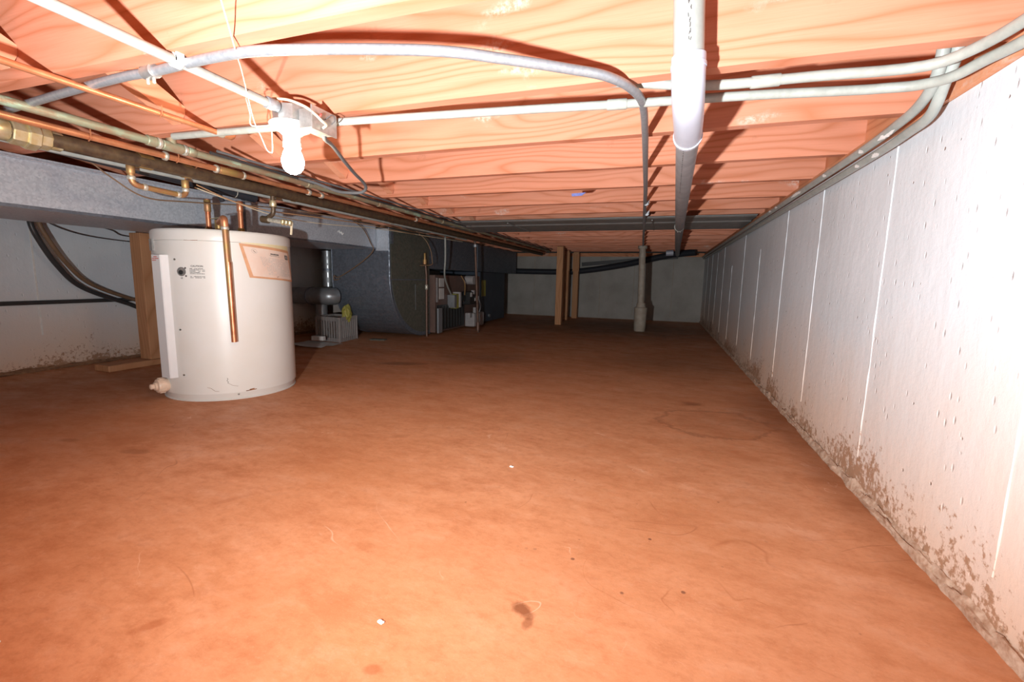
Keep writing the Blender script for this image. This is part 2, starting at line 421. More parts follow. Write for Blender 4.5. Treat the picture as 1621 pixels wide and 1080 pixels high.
# ------------------------------------------------------------------ setting
XR, XL, YB, YF = .603, -3.633, 7.62, -1.6
JB = H+.465            # underside of the joists
JT = JB+.235
def grid_sheet(x0, x1, y0, y1, z, nx, ny, amp):
    mb = MB(); vs_ = []
    for j in range(ny+1):
        for i in range(nx+1):
            x = x0+(x1-x0)*i/nx; y = y0+(y1-y0)*j/ny
            vs_.append((x, y, z+amp*noise.noise(Vector((x*1.7, y*1.7, 3)))))
    fs = [(j*(nx+1)+i, j*(nx+1)+i+1, (j+1)*(nx+1)+i+1, (j+1)*(nx+1)+i) for j in range(ny) for i in range(nx)]
    return mb.add(vs_, fs, True)
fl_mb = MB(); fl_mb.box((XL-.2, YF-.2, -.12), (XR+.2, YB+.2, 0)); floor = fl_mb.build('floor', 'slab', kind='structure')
WT = H+.427
wall_right = MB().box((XR, YF-.2, -.05), (XR+.2, YB+.2, WT)).build('wall_right', 'wall_paint', kind='structure')
wall_left = MB().box((XL-.2, YF-.2, -.05), (XL, YB+.2, WT)).build('wall_left', 'wall_paint', kind='structure')
wall_back = MB().box((XL, YB, -.05), (XR, YB+.2, WT-.02)).build('wall_back', 'wall_paint_dimmed', kind='structure')
wall_front = MB().box((XL, YF-.2, -.05), (XR, YF, WT)).build('wall_front', 'wall_paint', kind='structure')
# raised seams where the form panels met
for i, y in enumerate([.42, .985, 1.58, 2.18, 2.72, 3.36, 3.98, 4.6, 5.2, 5.8, 6.4, 7.0]):
    mb = MB(); z0 = .10+.05*random.random(); z1 = WT-.02-.28*random.random()*(i % 2)
    if i == 1: z1 = .56
    vs_ = []; n = 26; wob = random.random()*9
    for k in range(n+1):
        z = z0+(z1-z0)*k/n; wdt = .0022+.0018*noise.noise(Vector((wob, z*14, 0))); pr = .0022+.002*noise.noise(Vector((wob+5, z*18, 0)))
        yy = y+.004*noise.noise(Vector((wob, z*4, 7)))
        vs_ += [(XR+.002, yy-wdt*1.6, z), (XR-pr, yy-wdt*.5, z), (XR-pr, yy+wdt*.5, z), (XR+.002, yy+wdt*1.6, z)]
    fs = [(4*k+j, 4*k+j+1, 4*k+j+5, 4*k+j+4) for k in range(n) for j in range(3)]
    mb.add(vs_, fs, True).build('form_seam', 'wall_paint', wall_right)
for y in (-.2, 1.66, 2.6, 3.4):
    MB().box((XL-.001, y-.004, .22), (XL+.003, y+.004, WT-.05)).build('form_seam', 'white_paint', wall_left)
for x in (-2.75, -2.15, -1.0, -.45, .15):
    MB().box((x-.005, YB-.003, .06), (x+.005, YB+.001, WT-.04)).build('form_seam', 'cast_pipe', wall_back)
# crumbly bead of mortar and dirt where wall meets slab
def bead(parent, x, y0, y1, sgn, wd, ht, mat='mortar', step=.012, name='mortar_bead'):
    n = int((y1-y0)/step); vs_ = []; m = 7
    for k in range(n+1):
        y = y0+(y1-y0)*k/n
        for j in range(m):
            a = j/(m-1)*math.pi/2
            rr = 1+.55*noise.noise(Vector((y*13, a*2.2, 1)))+.3*noise.noise(Vector((y*45, a*5, 4)))
            vs_.append((x+sgn*.004-sgn*(wd*math.cos(a)*rr+.004)*1.0, y, max(0.0, ht*math.sin(a)*rr)-.002))
    fs = [(k*m+j, k*m+j+1, (k+1)*m+j+1, (k+1)*m+j) for k in range(n) for j in range(m-1)]
    return MB().add(vs_, fs, True).build(name, mat, parent, kind='stuff')
bead(wall_right, XR, -.2, 7.6, 1, .014, .026)
bead(wall_left, XL, .4, 4.2, -1, .03, .022, 'mud', .02)
# ceiling: subfloor sheet with joists and cross bridging under it
ceiling = MB().box((XL-.2, YF-.2, JT), (XR+.3, YB+.2, JT+.02)).build('ceiling', 'subfloor', kind='structure')
def joist_mesh():
    n = 60; vs_ = []; x0, x1 = XL-.1, XR+.06
    for k in range(n+1):
        x = x0+(x1-x0)*k/n; b = .0016*noise.noise(Vector((x*2.2, 0, 0)))
        vs_ += [(x, 0, b), (x, .038, b+.001), (x, .038, .235), (x, 0, .235)]
    fs = [(4*k+j, 4*k+(j+1) % 4, 4*k+4+(j+1) % 4, 4*k+4+j) for k in range(n) for j in range(4)]
    fs += [(3, 2, 1, 0), tuple(4*n+i for i in range(4))]
    mb = MB().add(vs_, fs); return mb
jm = joist_mesh(); j0 = None
WL['ceiling'] = Vector((0, 0, 0))
JY = [.719+.405*k for k in range(-5, 17)]
for i, y in enumerate(JY):
    if j0 is None:
        j0 = jm.build('joist', 'joist_wood', ceiling); j0.location = (0, y, JB)
    else: dup(j0, (0, y, JB+.0015*math.sin(i*2.3)), ceiling)
# cross bridging between joists
for i, y in enumerate(JY[:-1]):
    if y < .2: continue
    for xb, flip in ((-1.55, 1), (-1.49, -1)):
        if y > 3.2 and flip < 0: continue
        a = (xb, y+.038+.004, JB+.215 if flip > 0 else JB+.035); b = (xb, y+.405-.004, JB+.045 if flip > 0 else JB+.215)
        MB().beam(a, b, .038, .030 if flip < 0 else .062).build('bridging', 'brace_wood', ceiling)
# blocking above the sill, sill plate
for i, y in enumerate(JY[:-1]):
    if y < 0: continue
    MB().box((XR+.035, y+.040, JB-.001), (XR+.07, y+.403, JT)).build('blocking', 'sill_wood', ceiling)
def sill(xa, xb, name):
    n = 160; vs_ = []
    for k in range(n+1):
        y = YF+(YB-YF)*k/n; e = .006*noise.noise(Vector((y*8, 0, 2)))
        vs_ += [(xa+e, y, WT+.001), (xb, y, WT+.001), (xb, y, JB-.001), (xa+e*.6, y, JB-.001)]
    fs = [(4*k+j, 4*k+(j+1) % 4, 4*k+4+(j+1) % 4, 4*k+4+j) for k in range(n) for j in range(4)]+[(3, 2, 1, 0), tuple(4*n+i for i in range(4))]
    return MB().add(vs_, fs).build(name, 'sill_wood', kind='structure')
sill(XR-.012, XR+.14, 'trim_1')
MB().box((XL-.14, YF, WT+.001), (XL+.01, YB, JB-.001)).build('trim_2', 'sill_wood', kind='structure')
MB().box((XL, YB-.01, WT-.02), (XR, YB+.14, JB-.001)).build('trim_3', 'sill_wood', kind='structure')
# sheet metal pan nailed under a joist bay
pan = thing('pan_duct', (-1.3, 3.78, JB-.05), 'dull grey sheet metal duct pan running crosswise under the ceiling joists', 'duct')
n = 24; prof = [(3.425, JB-.002), (3.435, JB-.008), (3.62, JB-.011), (3.64, JB-.016), (4.06, JB-.020), (4.075, JB-.003)]
MB().prism([(3.415, JB-.002), (3.43, JB-.010), (3.62, JB-.012), (3.635, JB-.020), (4.05, JB-.024), (4.07, JB-.002)], -2.3, XR-.03).build('pan', 'pan_metal', pan)
MB().prism([(3.40, JB-.001), (3.40, JB-.004), (3.43, JB-.004), (3.43, JB-.001)], -2.3, XR-.03).build('flange', 'pan_metal', pan)
for x in (-1.2, -.1): MB().box((x-.004, 3.42, JB-.0265), (x+.004, 4.06, JB-.020)).build('seam', 'pan_metal', pan)
# shim scraps on joists
tag(MB().add([(-.474, 2.338, Z(.444)), (-.40, 2.338, Z(.447)), (-.42, 2.3375, Z(.432)), (-.472, 2.338, Z(.430)), (-.474, 2.3405, Z(.444)), (-.40, 2.3405, Z(.447)), (-.42, 2.3405, Z(.432)), (-.472, 2.3405, Z(.430))], [(3, 2, 1, 0), (4, 5, 6, 7), (0, 1, 5, 4), (1, 2, 6, 5), (2, 3, 7, 6), (3, 0, 4, 7)]).build('blue_tape', 'blue_chalk'), 'small scrap of blue tape stuck on the edge of a joist', 'tape')

# ------------------------------------------------------------------ conduits under the joists
def strap(parent, p, r, ax, mat='zinc_conduit', ht=.02, name='strap'):
    """one-hole strap round a pipe at p (axis ax), tab reaching up"""
    p = Vector(p); a = Vector(ax).normalized(); mb = MB()
    mb.tube([p-a*.008, p+a*.008], r+.003, 14)
    sd = a.cross(Vector((0, 0, 1))).normalized()
    mb.beam(p+sd*(r+.001)-Vector((0, 0, .004)), p+sd*(r+.001)+Vector((0, 0, ht)), .016, .004, tuple(sd))
    return mb.build(name, mat, parent)
def coupling(parent, p, ax, r, L=.03, mat='zinc_conduit', name='coupling'):
    p = Vector(p); a = Vector(ax).normalized()
    return MB().lathe([(r*.9, -L/2), (r, -L/2+.002), (r, L/2-.002), (r*.9, L/2)], p, 16, tuple(a)).build(name, mat, parent)

t = thing('lamp_conduit', V(-1.02, .3, .43), 'white painted conduit running under the joists to the light fixture', 'conduit')
MB().tube([V(-1.02, -1.2, .45), V(-1.02, 1.0, .45)], .0108, 16).build('tube', 'conduit_paint', t)
strap(t, V(-1.02, .738, .45), .0115, (0, 1, 0), 'white_paint', .016)
coupling(t, V(-1.02, .985, .45), (0, 1, 0), .0155, .035, 'zinc_conduit', 'connector')

t = thing('bent_conduit', V(-.4, .95, .43), 'shiny galvanized conduit crossing at left and bending away under the joists', 'conduit')
pts = [V(-3.4, .96, .475), V(-2.4, .885, .465), V(-1.815, .828, .462), V(-1.525, .800, .462), V(-1.261, .776, .460), V(-1.13, .768, .455), V(-.92, .748, .449), V(-.765, .762, .449), V(-.475, .848, .449), V(-.336, .925, .449), V(-.22, 1.002, .449), V(-.147, 1.059, .449), V(-.098, 1.141, .449), V(-.077, 1.25, .449), V(-.08, 1.5, .449)]
pts = smoothpath(pts, 7)
pts += [V(-.108, 2.34, .45), V(-.257, 5.80, .445)]
MB().tube(pts, .0103, 16).build('tube', 'zinc_conduit', t)
MB().lathe([(.012, -.02), (.0155, -.018), (.0155, .018), (.012, .02)], V(-1.149, .7695, .456), 14, (1, -.1, 0)).build('connector', 'box_metal', t)
for dx in (-.008, .012): MB().lathe([(.0035, 0), (.0035, .010), (.002, .012)], V(-1.149+dx, .768, .441), 8, (0, 0, -1)).build('screw', 'solder', t)
strap(t, V(-.118, 2.745, .45), .0117, (0, 1, 0)); strap(t, V(-.128, 3.15, .45), .0117, (0, 1, 0))

def cond(name, pts, r, mat, label, n=14, fil=.05, cat='conduit', group=None, caps=None):
    t = thing(name, tuple((Vector(pts[0])+Vector(pts[-1]))/2), label, cat, group)
    MB().tube(fillet(pts, fil) if fil else smoothpath(pts), r, n).build('tube', mat, t); return t
pl = smoothpath([V(-1.58, 1.115, .450), V(-1.2, 1.135, .45), V(-.93, 1.147, .45), V(-.43, 1.195, .45), V(-.10, 1.233, .45), V(.16, 1.256, .45), V(.38, 1.285, .449), V(.45, 1.283, .446), V(.50, 1.258, .437), V(.535, 1.21, .430), V(.558, 1.15, .434), V(.575, 1.05, .430), V(.582, .85, .428), V(.582, -.4, .428)], 6)
t = thing('lower_conduit', V(-.4, 1.2, .43), 'grey conduit crossing below the joists, the lower one of the crosswise pair', 'conduit', )
MB().tube(pl, .0108, 14).build('tube', 'conduit_paint', t)
coupling(t, V(-.14, 1.229, .45), (1, .09, 0), .0132, .05, 'conduit_paint')
pu = smoothpath([V(-1.2, 1.20, .575), V(-.5, 1.20, .53), V(-.15, 1.20, .492), V(.0, 1.195, .468), V(.11, 1.185, .453), V(.30, 1.19, .452), V(.42, 1.195, .450), V(.485, 1.178, .446), V(.52, 1.148, .448), V(.543, 1.09, .450), V(.552, 1.0, .450), V(.554, .8, .450), V(.554, -.4, .450)], 6)
t = thing('upper_conduit', V(.2, 1.2, .43), 'grey conduit crossing behind the joist, the upper one of the crosswise pair', 'conduit')
MB().tube(pu, .0108, 14).build('tube', 'conduit_paint', t)
coupling(t, V(.19, 1.1885, .4525), (1, 0, 0), .0132, .06, 'conduit_paint')
for k, (dx, dz, lb) in enumerate(((0, 0, 'upper grey conduit with peeling white paint along the right wall top'), (.024, -.022, 'lower grey conduit hugging the top edge of the right wall'))):
    pts = smoothpath([V(.525+dx, 1.235, .56), V(.53+dx, 1.245, .49), V(.535+dx*.8, 1.275, .445), V(.54+dx, 1.34, .42+dz), V(.545+dx, 1.45, .413+dz), V(.55+dx, 1.65, .410+dz), V(.552+dx, 2.2, .408+dz), V(.555+dx*.9, 3.5, .405+dz), V(.56+dx*.8, 5.5, .403+dz), V(.562+dx*.8, 7.55, .40+dz)], 6)
    t = thing('wall_conduit', V(.54+dx, 3.5, .39+dz), lb, 'conduit', 'conduits along the top of the right wall')
    MB().tube(pts, .0118, 14).build('tube', 'pvc_grey', t)
    coupling(t, V(.524+dx, 1.233, .535), (0, .1, 1), .017, .03, 'zinc_conduit')
    # flaked patches of wall paint left on the tube
    for y, L in ((1.50, .10), (1.66, .03), (1.98, .035), (2.35, .16), (2.72, .05), (2.86, .06)) if k == 0 else ((1.62, .05), (1.75, .03)):
        mb = MB(); c = Vector(V(.5485+dx, y, .4108+dz)); vs_ = []; nn = 10
        for i in range(nn+1):
            yy = -L/2+L*i/nn; ww = .55*math.sin(math.pi*i/nn)*(1+.3*math.sin(i*2.7+y*9))+.02
            for a in (-2.3-ww, -2.3, -2.3+ww): vs_.append(c+Vector((math.cos(a)*.0126, yy, math.sin(a)*.0126)))
        mb.add(vs_, [(3*i+j, 3*i+j+1, 3*i+j+4, 3*i+j+3) for i in range(nn) for j in range(2)], True).build('paint_flake', 'white_paint', t)

# drain line: drops in front of the second joist, sweeps and runs to the back
t = thing('drain_pipe', V(.05, 1.5, .35), 'large grey plastic drain pipe dropping through the joists and running to the back', 'pipe')
xp = .028
MB().tube([V(.006, 1.045, .72), V(.0215, 1.045, .455)], .0300, 24).build('riser', 'pvc_grey', t)
el = smoothpath([V(.0213, 1.045, .462), V(.0225, 1.048, .44), V(.0245, 1.062, .416), V(.027, 1.09, .397), V(.030, 1.13, .386), V(.034, 1.20, .380), V(.038, 1.295, .377)], 4)
MB().tube(el, .0338, 24).build('elbow', 'pvc_light', t)
MB().tube([V(.0222, 1.0465, .446), V(.0224, 1.047, .439)], .0354, 24).build('collar', 'pvc_light', t)
MB().tube([V(.0375, 1.285, .3772), V(.038, 1.297, .377)], .0362, 24).build('collar', 'pvc_light', t)
MB().tube([V(.0380, 1.28, .377), V(.134, 5.35, .403), V(.19, 7.4, .415)], .030, 24).build('run', 'pvc_far', t)
random.seed(3)
mk = MB()
for k in range(17):
    z = .655-.0115*k
    if z < .475: break
    fr = (z-.455)/.265; cx = .0215-.0155*fr; cy = 1.045
    for j in range(random.choice((1, 2, 2))):
        a = -math.pi/2+.02+random.uniform(-.10, .10); L = random.uniform(.002, .005)
        c = Vector(V(cx+math.cos(a)*.0302, cy+math.sin(a)*.0302, z+random.uniform(-.003, .003)))
        mk.beam(c-Vector((0, 0, L)), c+Vector((random.uniform(-.002, .002), 0, L)), .0014, .0008, (0, 1, 0))
mk.build('print_marks', 'ink', t, kind='stuff')
MB().tube([V(.002, 1.0155, .66), V(.001, 1.0165, .60)], .0012, 6).build('pen_stroke', 'ink', t)
for y in (1.5, 1.75, 2.1, 2.5): pass
t2 = [V(.030, 1.32, .3480), V(.042, 1.95, .352)]
m2 = MB()
for k in range(26):
    f = k/26; p = Vector(t2[0]).lerp(Vector(t2[1]), f); L = random.uniform(.003, .009); m2.beam(p-Vector((0, L, .0)), p+Vector((0, L, 0)), .0016, .0012)
m2.build('print_marks', 'ink', t, kind='stuff')
coupling(t, V(.0875, 3.45, .394), (0, 1, 0), .0345, .07, 'pvc_grey')
MB().beam(V(.087, 3.46, .36), V(.087, 3.46, .463), .02, .003, (0, 1, 0)).build('hanger', 'box_metal', t)

# ------------------------------------------------------------------ copper, iron and cables along the left
def coppers(name, x, z, y0, y1, r, mat, label, rings=(), ringmat='solder', sag=0, cat='pipe', xs=0):
    t = thing(name, V(x, (y0+y1)/2, z-r), label, cat)
    MB().tube([V(x+xs*(y-y0)/(y1-y0), y, z+sag*math.sin(k*1.3)) for k, y in enumerate([y0+(y1-y0)*i/8 for i in range(9)])], r, 14).build('tube', mat, t)
    for y, L, rr in rings: coupling(t, V(x+xs*(y-y0)/(y1-y0), y, z), (0, 1, 0), r*rr, L, ringmat)
    return t
t = thing('short_copper_pipe', V(-1.395, .6, .43), 'slim bright copper pipe under the joists, ending in an elbow left of the bulb', 'pipe')
MB().tube(fillet([V(-1.405, -1.0, .45), V(-1.392, 1.14, .45), V(-1.392, 1.172, .456)], .012), .0085, 12).build('tube', 'copper', t)
coupling(t, V(-1.393, 1.135, .45), (0, 1, 0), .0115, .018, 'solder')
MB().tube(fillet([V(-1.392, 1.145, .45), V(-1.392, 1.176, .45), V(-1.392, 1.176, .50)], .018), .0115, 12).build('elbow', 'copper', t)
MB().tube([V(-1.392, .948, .438), V(-1.3815, .948, .446), V(-1.3815, .948, .47)], .0018, 6).build('wire_hook', 'copper', t)

t = coppers('green_copper_pipe', -1.715, .450, -1.0, 6.9, .0135, 'verdigris_copper', 'tarnished greenish copper pipe, highest in the bundle along the left', [(1.13, .03, 1.3), (1.27, .03, 1.25), (1.86, .03, 1.3), (2.45, .03, 1.3), (3.3, .03, 1.3)], 'verdigris_copper')
coupling(t, V(-1.715, 1.20, .45), (0, 1, 0), .0185, .07, 'verdigris_copper', 'tee')
MB().tube([V(-1.715, 1.20, .45), V(-1.715, 1.20, .52)], .016, 12).build('branch', 'verdigris_copper', t)
for y in (1.155, 1.245): coupling(t, V(-1.715, y, .45), (0, 1, 0), .0195, .012, 'solder', 'solder_ring')

t = coppers('red_copper_pipe', -1.782, .428, -1.0, 6.9, .0112, 'copper', 'bright orange copper pipe just under the greenish one along the left', [(1.22, .012, 1.5), (1.42, .012, 1.5), (1.545, .012, 1.5), (1.93, .02, 1.4), (2.02, .02, 1.4), (3.0, .02, 1.4)])
coupling(t, V(-1.782, 1.485, .428), (0, 1, 0), .0155, .11, 'copper_old', 'tee')
for y in (.985, 1.26): MB().tube([V(-1.782, y, .4135), V(-1.768, y, .42), V(-1.768, y, .46)], .002, 6).build('wire_hook', 'copper', t)

t = thing('iron_pipe', V(-1.85, 2.5, .37), 'thick dark iron pipe with brass union, lowest in the left bundle', 'pipe')
MB().tube([V(-1.862, -.9, .405), V(-1.84, 2.5, .403), V(-1.84, 6.9, .405)], .0245, 18).build('tube', 'black_iron', t)
for y, L in ((1.19, .05), (1.345, .035), (1.80, .04), (1.90, .02), (2.8, .04), (3.9, .04)):
    coupling(t, V(-1.852, y, .405), (0, 1, 0), .0275, L, 'brass_ring')
for y, L, rr, nn in ((.80, .05, .033, 16), (.845, .035, .038, 8), (.875, .03, .044, 8), (.905, .03, .035, 8), (.935, .03, .030, 16)):
    MB().lathe([(rr*.93, -L/2), (rr, -L/2+.003), (rr, L/2-.003), (rr*.93, L/2)], V(-1.858, y, .405), nn, (0, 1, 0), nn > 10).build('union_nut' if nn == 8 else 'union', 'brass', t)
# copper gas loop hung under the iron pipe
t2 = thing('copper_loop', V(-1.87, 1.27, .31), 'u-shaped copper pipe loop hanging beneath the thick iron pipe', 'pipe')
MB().tube(fillet([V(-1.90, 1.172, .384), V(-1.90, 1.172, .322), V(-1.90, 1.372, .314), V(-1.90, 1.372, .378)], .025), .0105, 14).build('tube', 'copper_old', t2)
for p, ax in ((V(-1.90, 1.172, .345), (0, 0, 1)), (V(-1.90, 1.215, .32), (0, 1, 0)), (V(-1.90, 1.34, .3155), (0, 1, 0)), (V(-1.90, 1.372, .338), (0, 0, 1))):
    coupling(t2, p, ax, .0135, .014, 'solder')
coupling(t2, V(-1.90, 1.172, .375), (0, 0, 1), .0135, .03, 'copper_old'); coupling(t2, V(-1.90, 1.372, .362), (0, 0, 1), .0135, .03, 'copper_old')
MB().tube(smoothpath([V(-1.90, 1.372, .378), V(-1.885, 1.372, .395), V(-1.82, 1.372, .43), V(-1.80, 1.372, .445)], 4), .002, 6).build('wire_hook', 'copper', t2)

cond('side_conduit', [V(-1.975, -.5, .40), V(-1.965, 1.55, .40), V(-1.96, 4.3, .40)], .0105, 'pvc_grey', 'thin grey conduit running along just below the thick iron pipe', 12, 0)
t = thing('waste_pipe', V(-2.15, 1.6, .38), 'black plastic waste pipe above the water heater with a pale joint ring', 'pipe')
MB().tube([V(-2.12, .9, .452), V(-2.12, 1.90, .408)], .026, 18).build('tube', 'black_plastic', t)
coupling(t, V(-2.12, 1.78, .413), (0, 1, -.045), .0275, .006, 'solder', 'joint_ring')
MB().tube([V(-2.12, 1.68, .418), V(-2.13, 1.72, .36)], .012, 10).build('drop', 'black_plastic', t)
for k, (x, z, r, mat, lb) in enumerate(((-1.655, .452, .006, 'black_cable', 'black cable run beside the greenish copper pipe'), (-1.925, .452, .009, 'black_cable', 'black cable lying above the thick iron pipe'), (-2.03, .448, .014, 'grey_cable', 'dark grey tube running above the ductwork edge'), (-1.60, .455, .005, 'grey_cable', 'thin grey cable outermost in the left pipe bundle'))):
    cond('cable_run', smoothpath([V(x-.02*(k % 2), 1.3 if k in (0, 3) else .2, z), V(x+.01, 2.2, z-.006), V(x-.01, 3.0, z+.003), V(x, 4.5, z-.006), V(x, 6.6, z)], 5), r, mat, lb, 8, 0, 'cable', 'cables in the left pipe bundle')
# thermostat / bell wires under the bundle
cond('thin_wire', [V(-2.2, 1.05, .47), V(-2.2, 1.189, .444), V(-2.2, 1.28, .387), V(-2.2, 1.406, .328), V(-2.2, 1.603, .339), V(-2.2, 2.043, .385), V(-2.15, 2.33, .392), V(-2.1, 2.82, .395), V(-2.05, 3.9, .39), V(-2.0, 5.2, .40)], .0032, 'brown_cable', 'brown wire sagging below the pipes in front of the trunk duct', 8, 0, 'wire', 'thin wires sagging under the left pipe bundle')
cond('thin_wire', [V(-1.98, 1.48, .385), V(-1.98, 1.65, .345), V(-1.98, 1.85, .33), V(-2.0, 2.2, .345), V(-2.05, 2.8, .37), V(-2.1, 3.4, .375), V(-2.1, 4.1, .385)], .0028, 'tan_wire', 'tan wire looping above the water heater past the gas valve', 8, 0, 'wire', 'thin wires sagging under the left pipe bundle')
cond('thin_wire', [V(-2.02, 1.50, .38), V(-2.0, 1.68, .345), V(-2.0, 1.9, .315), V(-2.05, 2.3, .32), V(-2.1, 2.9, .36), V(-2.1, 3.6, .378), V(-2.05, 4.4, .385)], .0022, 'cream_wire', 'cream wire sagging lowest above the right side of the water heater', 8, 0, 'wire', 'thin wires sagging under the left pipe bundle')
cond('flue_wire', [V(-2.40, 3.05, .45), V(-2.44, 3.25, .40), V(-2.462, 3.38, .292), V(-2.458, 3.40, .222), V(-2.62, 3.42, .11), V(-2.86, 3.44, -.01), V(-2.92, 3.44, .0), V(-2.915, 3.44, -.04), V(-2.86, 3.44, -.03)], .0045, 'brown_cable', 'dark wire drooping across the curved duct face and looping at its end', 8, 0, 'wire')
cond('control_wire', [V(-2.3, 3.85, .455), V(-2.2, 3.88, .36), V(-2.155, 3.9, .26), V(-2.14, 3.9, .17), V(-2.16, 3.92, .125), V(-2.30, 3.95, .118)], .0045, 'brown_cable', 'brown wire curling down beside the right edge of the curved duct', 8, 0, 'wire')

# ------------------------------------------------------------------ light fixture
t = thing('light_fixture', V(-1.01, 1.07, .40), 'white porcelain lampholder on a metal ceiling box, holding the lit bulb', 'lamp')
bx = MB(); pr = []
bx.lathe([(.046, 0), (.050, .002), (.050, .040), (.047, .042)], V(-1.02, 1.055, .422), 8, (0, 0, 1), False); bx.build('octagon_box', 'box_metal', t)
MB().box(V(-.975, 1.03, .398), V(-.928, 1.115, .452), 0, None, .002).build('side_box', 'box_metal', t)
MB().box(V(-.9265, 1.022, .394), V(-.9225, 1.12, .456), 0, None, .001).build('cover_plate', 'box_metal', t)
MB().lathe([(.0, 0), (.0, .0), (.056, .000), (.058, -.003), (.057, -.008), (.050, -.014), (.034, -.022), (.026, -.03), (.0235, -.034), (.0235, -.048), (.025, -.050), (.0245, -.062), (.020, -.064)][2:], V(-1.025, 1.055, .4215), 32).build('lampholder', 'porcelain', t)
MB().lathe([(.008, 0), (.008, -.012), (.004, -.013)], V(-.985, 1.045, .410), 10).build('chain_guide', 'porcelain', t)
for a in (0, math.pi): MB().lathe([(.003, 0), (.003, -.003), (.001, -.004)], V(-1.025+.04*math.cos(a), 1.055+.04*math.sin(a), .4085), 8).build('screw', 'screw_metal', t)
MB().tube(smoothpath([V(-1.075, 1.02, .462), V(-1.06, 1.02, .478), V(-1.03, 1.01, .474), V(-.985, 1.01, .466), V(-.94, 1.02, .448), V(-.915, 1.03, .428), V(-.905, 1.04, .415), V(-.908, 1.06, .412), V(-.92, 1.06, .404)], 6), .0035, 8).build('loose_wire', 'cream_wire', t)
MB().tube(smoothpath([V(-.921, 1.05, .432), V(-.912, 1.045, .436), V(-.908, 1.04, .430), V(-.914, 1.035, .424)], 5), .0025, 8).build('loose_wire', 'ink_red', t)
MB().tube(smoothpath([V(-.921, 1.07, .430), V(-.895, 1.07, .440), V(-.887, 1.07, .425), V(-.90, 1.07, .415)], 5), .0014, 8).build('loose_wire', 'ink', t)
MB().lathe([(.004, .0), (.013, -.004), (.013, -.018), (.0135, -.026), (.018, -.040), (.025, -.056), (.0295, -.072), (.030, -.082), (.027, -.095), (.019, -.106), (.009, -.1115), (.001, -.1125)], V(-1.025, 1.055, .3985), 28).build('bulb_glass', 'glowing_glass', t, 'glowing white bulb glass')
t = thing('pull_string', V(-.95, .9, .34), 'thin white pull string hanging from above down beside the lit bulb', 'string')
MB().tube(smoothpath([V(-.74, .60, .52), V(-.788, .66, .489), V(-.818, .70, .462), V(-.862, .75, .447), V(-.93, .82, .452), V(-1.058, .95, .442), V(-1.083, .985, .41), V(-1.08, 1.0, .379), V(-1.072, 1.01, .345), V(-1.063, 1.015, .338), V(-1.057, 1.015, .345), V(-1.055, 1.015, .402)], 6), .0013, 6).build('string', 'white_string', t)
MB().tube(smoothpath([V(-1.086, .985, .484), V(-1.09, .97, .47), V(-1.075, .96, .445), V(-1.08, .97, .425), V(-1.09, .98, .402), V(-1.07, 1.0, .404), V(-1.055, 1.005, .406)], 6), .0015, 6).build('string_end', 'white_string', t)
MB().tube(smoothpath([V(-1.09, .975, .482), V(-1.06, .975, .474), V(-1.04, .985, .468)], 4), .0015, 6).build('string_end', 'white_string', t)
cond('black_cable', [V(-.952, 1.10, .401), V(-.965, 1.12, .395), V(-.99, 1.18, .396), V(-1.045, 1.30, .384), V(-1.105, 1.43, .376), V(-1.152, 1.55, .366), V(-1.178, 1.59, .352), V(-1.212, 1.60, .343), V(-1.27, 1.60, .345), V(-1.339, 1.61, .357), V(-1.45, 1.62, .395), V(-1.56, 1.64, .425), V(-1.63, 1.8, .44)], .0062, 'grey_cable', 'thick black cable looping from the lamp box down to the pipe bundle', 12, 0, 'cable')

# ------------------------------------------------------------------ trunk duct, elbow, furnace
DX = -2.51
t = thing('trunk_duct', V(-2.85, 1.2, .25), 'long rectangular galvanized trunk duct hung along the left above the heater', 'duct')
y0, y1 = -1.3, 3.52
MB().box(V(-3.17, y0, .25), V(DX, y1, .462)).build('duct_body', 'galvanized', t)
MB().box(V(DX-.01, y0, .444), V(DX+.012, y1, .449)).build('flange', 'galvanized', t)
MB().box(V(DX, y0, .2485), V(DX+.0025, y1, .262)).build('hem', 'galvanized_dark', t)
MB().box(V(DX-.001, 2.15, .25), V(DX+.006, 2.175, .462)).build('drive_cleat', 'galvanized_dark', t)
MB().box(V(-3.17, 2.15, .244), V(DX, 2.175, .2505)).build('drive_cleat', 'galvanized_dark', t)
zz = [V(DX+.0015, 3.02+.05*k/4, .355+(.012 if k % 2 else -.004)-.004*k) for k in range(6)]
MB().tube(zz, .005, 6).build('chalk_squiggle', 'white_paint', t)

t = thing('elbow_duct', V(-2.7, 3.9, -.6), 'large dark sheet metal return duct with a curved heel beside the furnace', 'duct')
ex0, ex1 = -3.02, -2.38; yh = 3.535
arc = [(4.15-.615*math.cos(a), Z(.0)-.602*math.sin(a)) for a in [math.pi/2*k/14 for k in range(15)]]
poly = [(yh, Z(.44))]+arc+[(4.28, Z(-.602)), (4.28, Z(.44))]
MB().prism(poly, ex0, ex1-.002).build('duct_body', 'galvanized_dark', t)
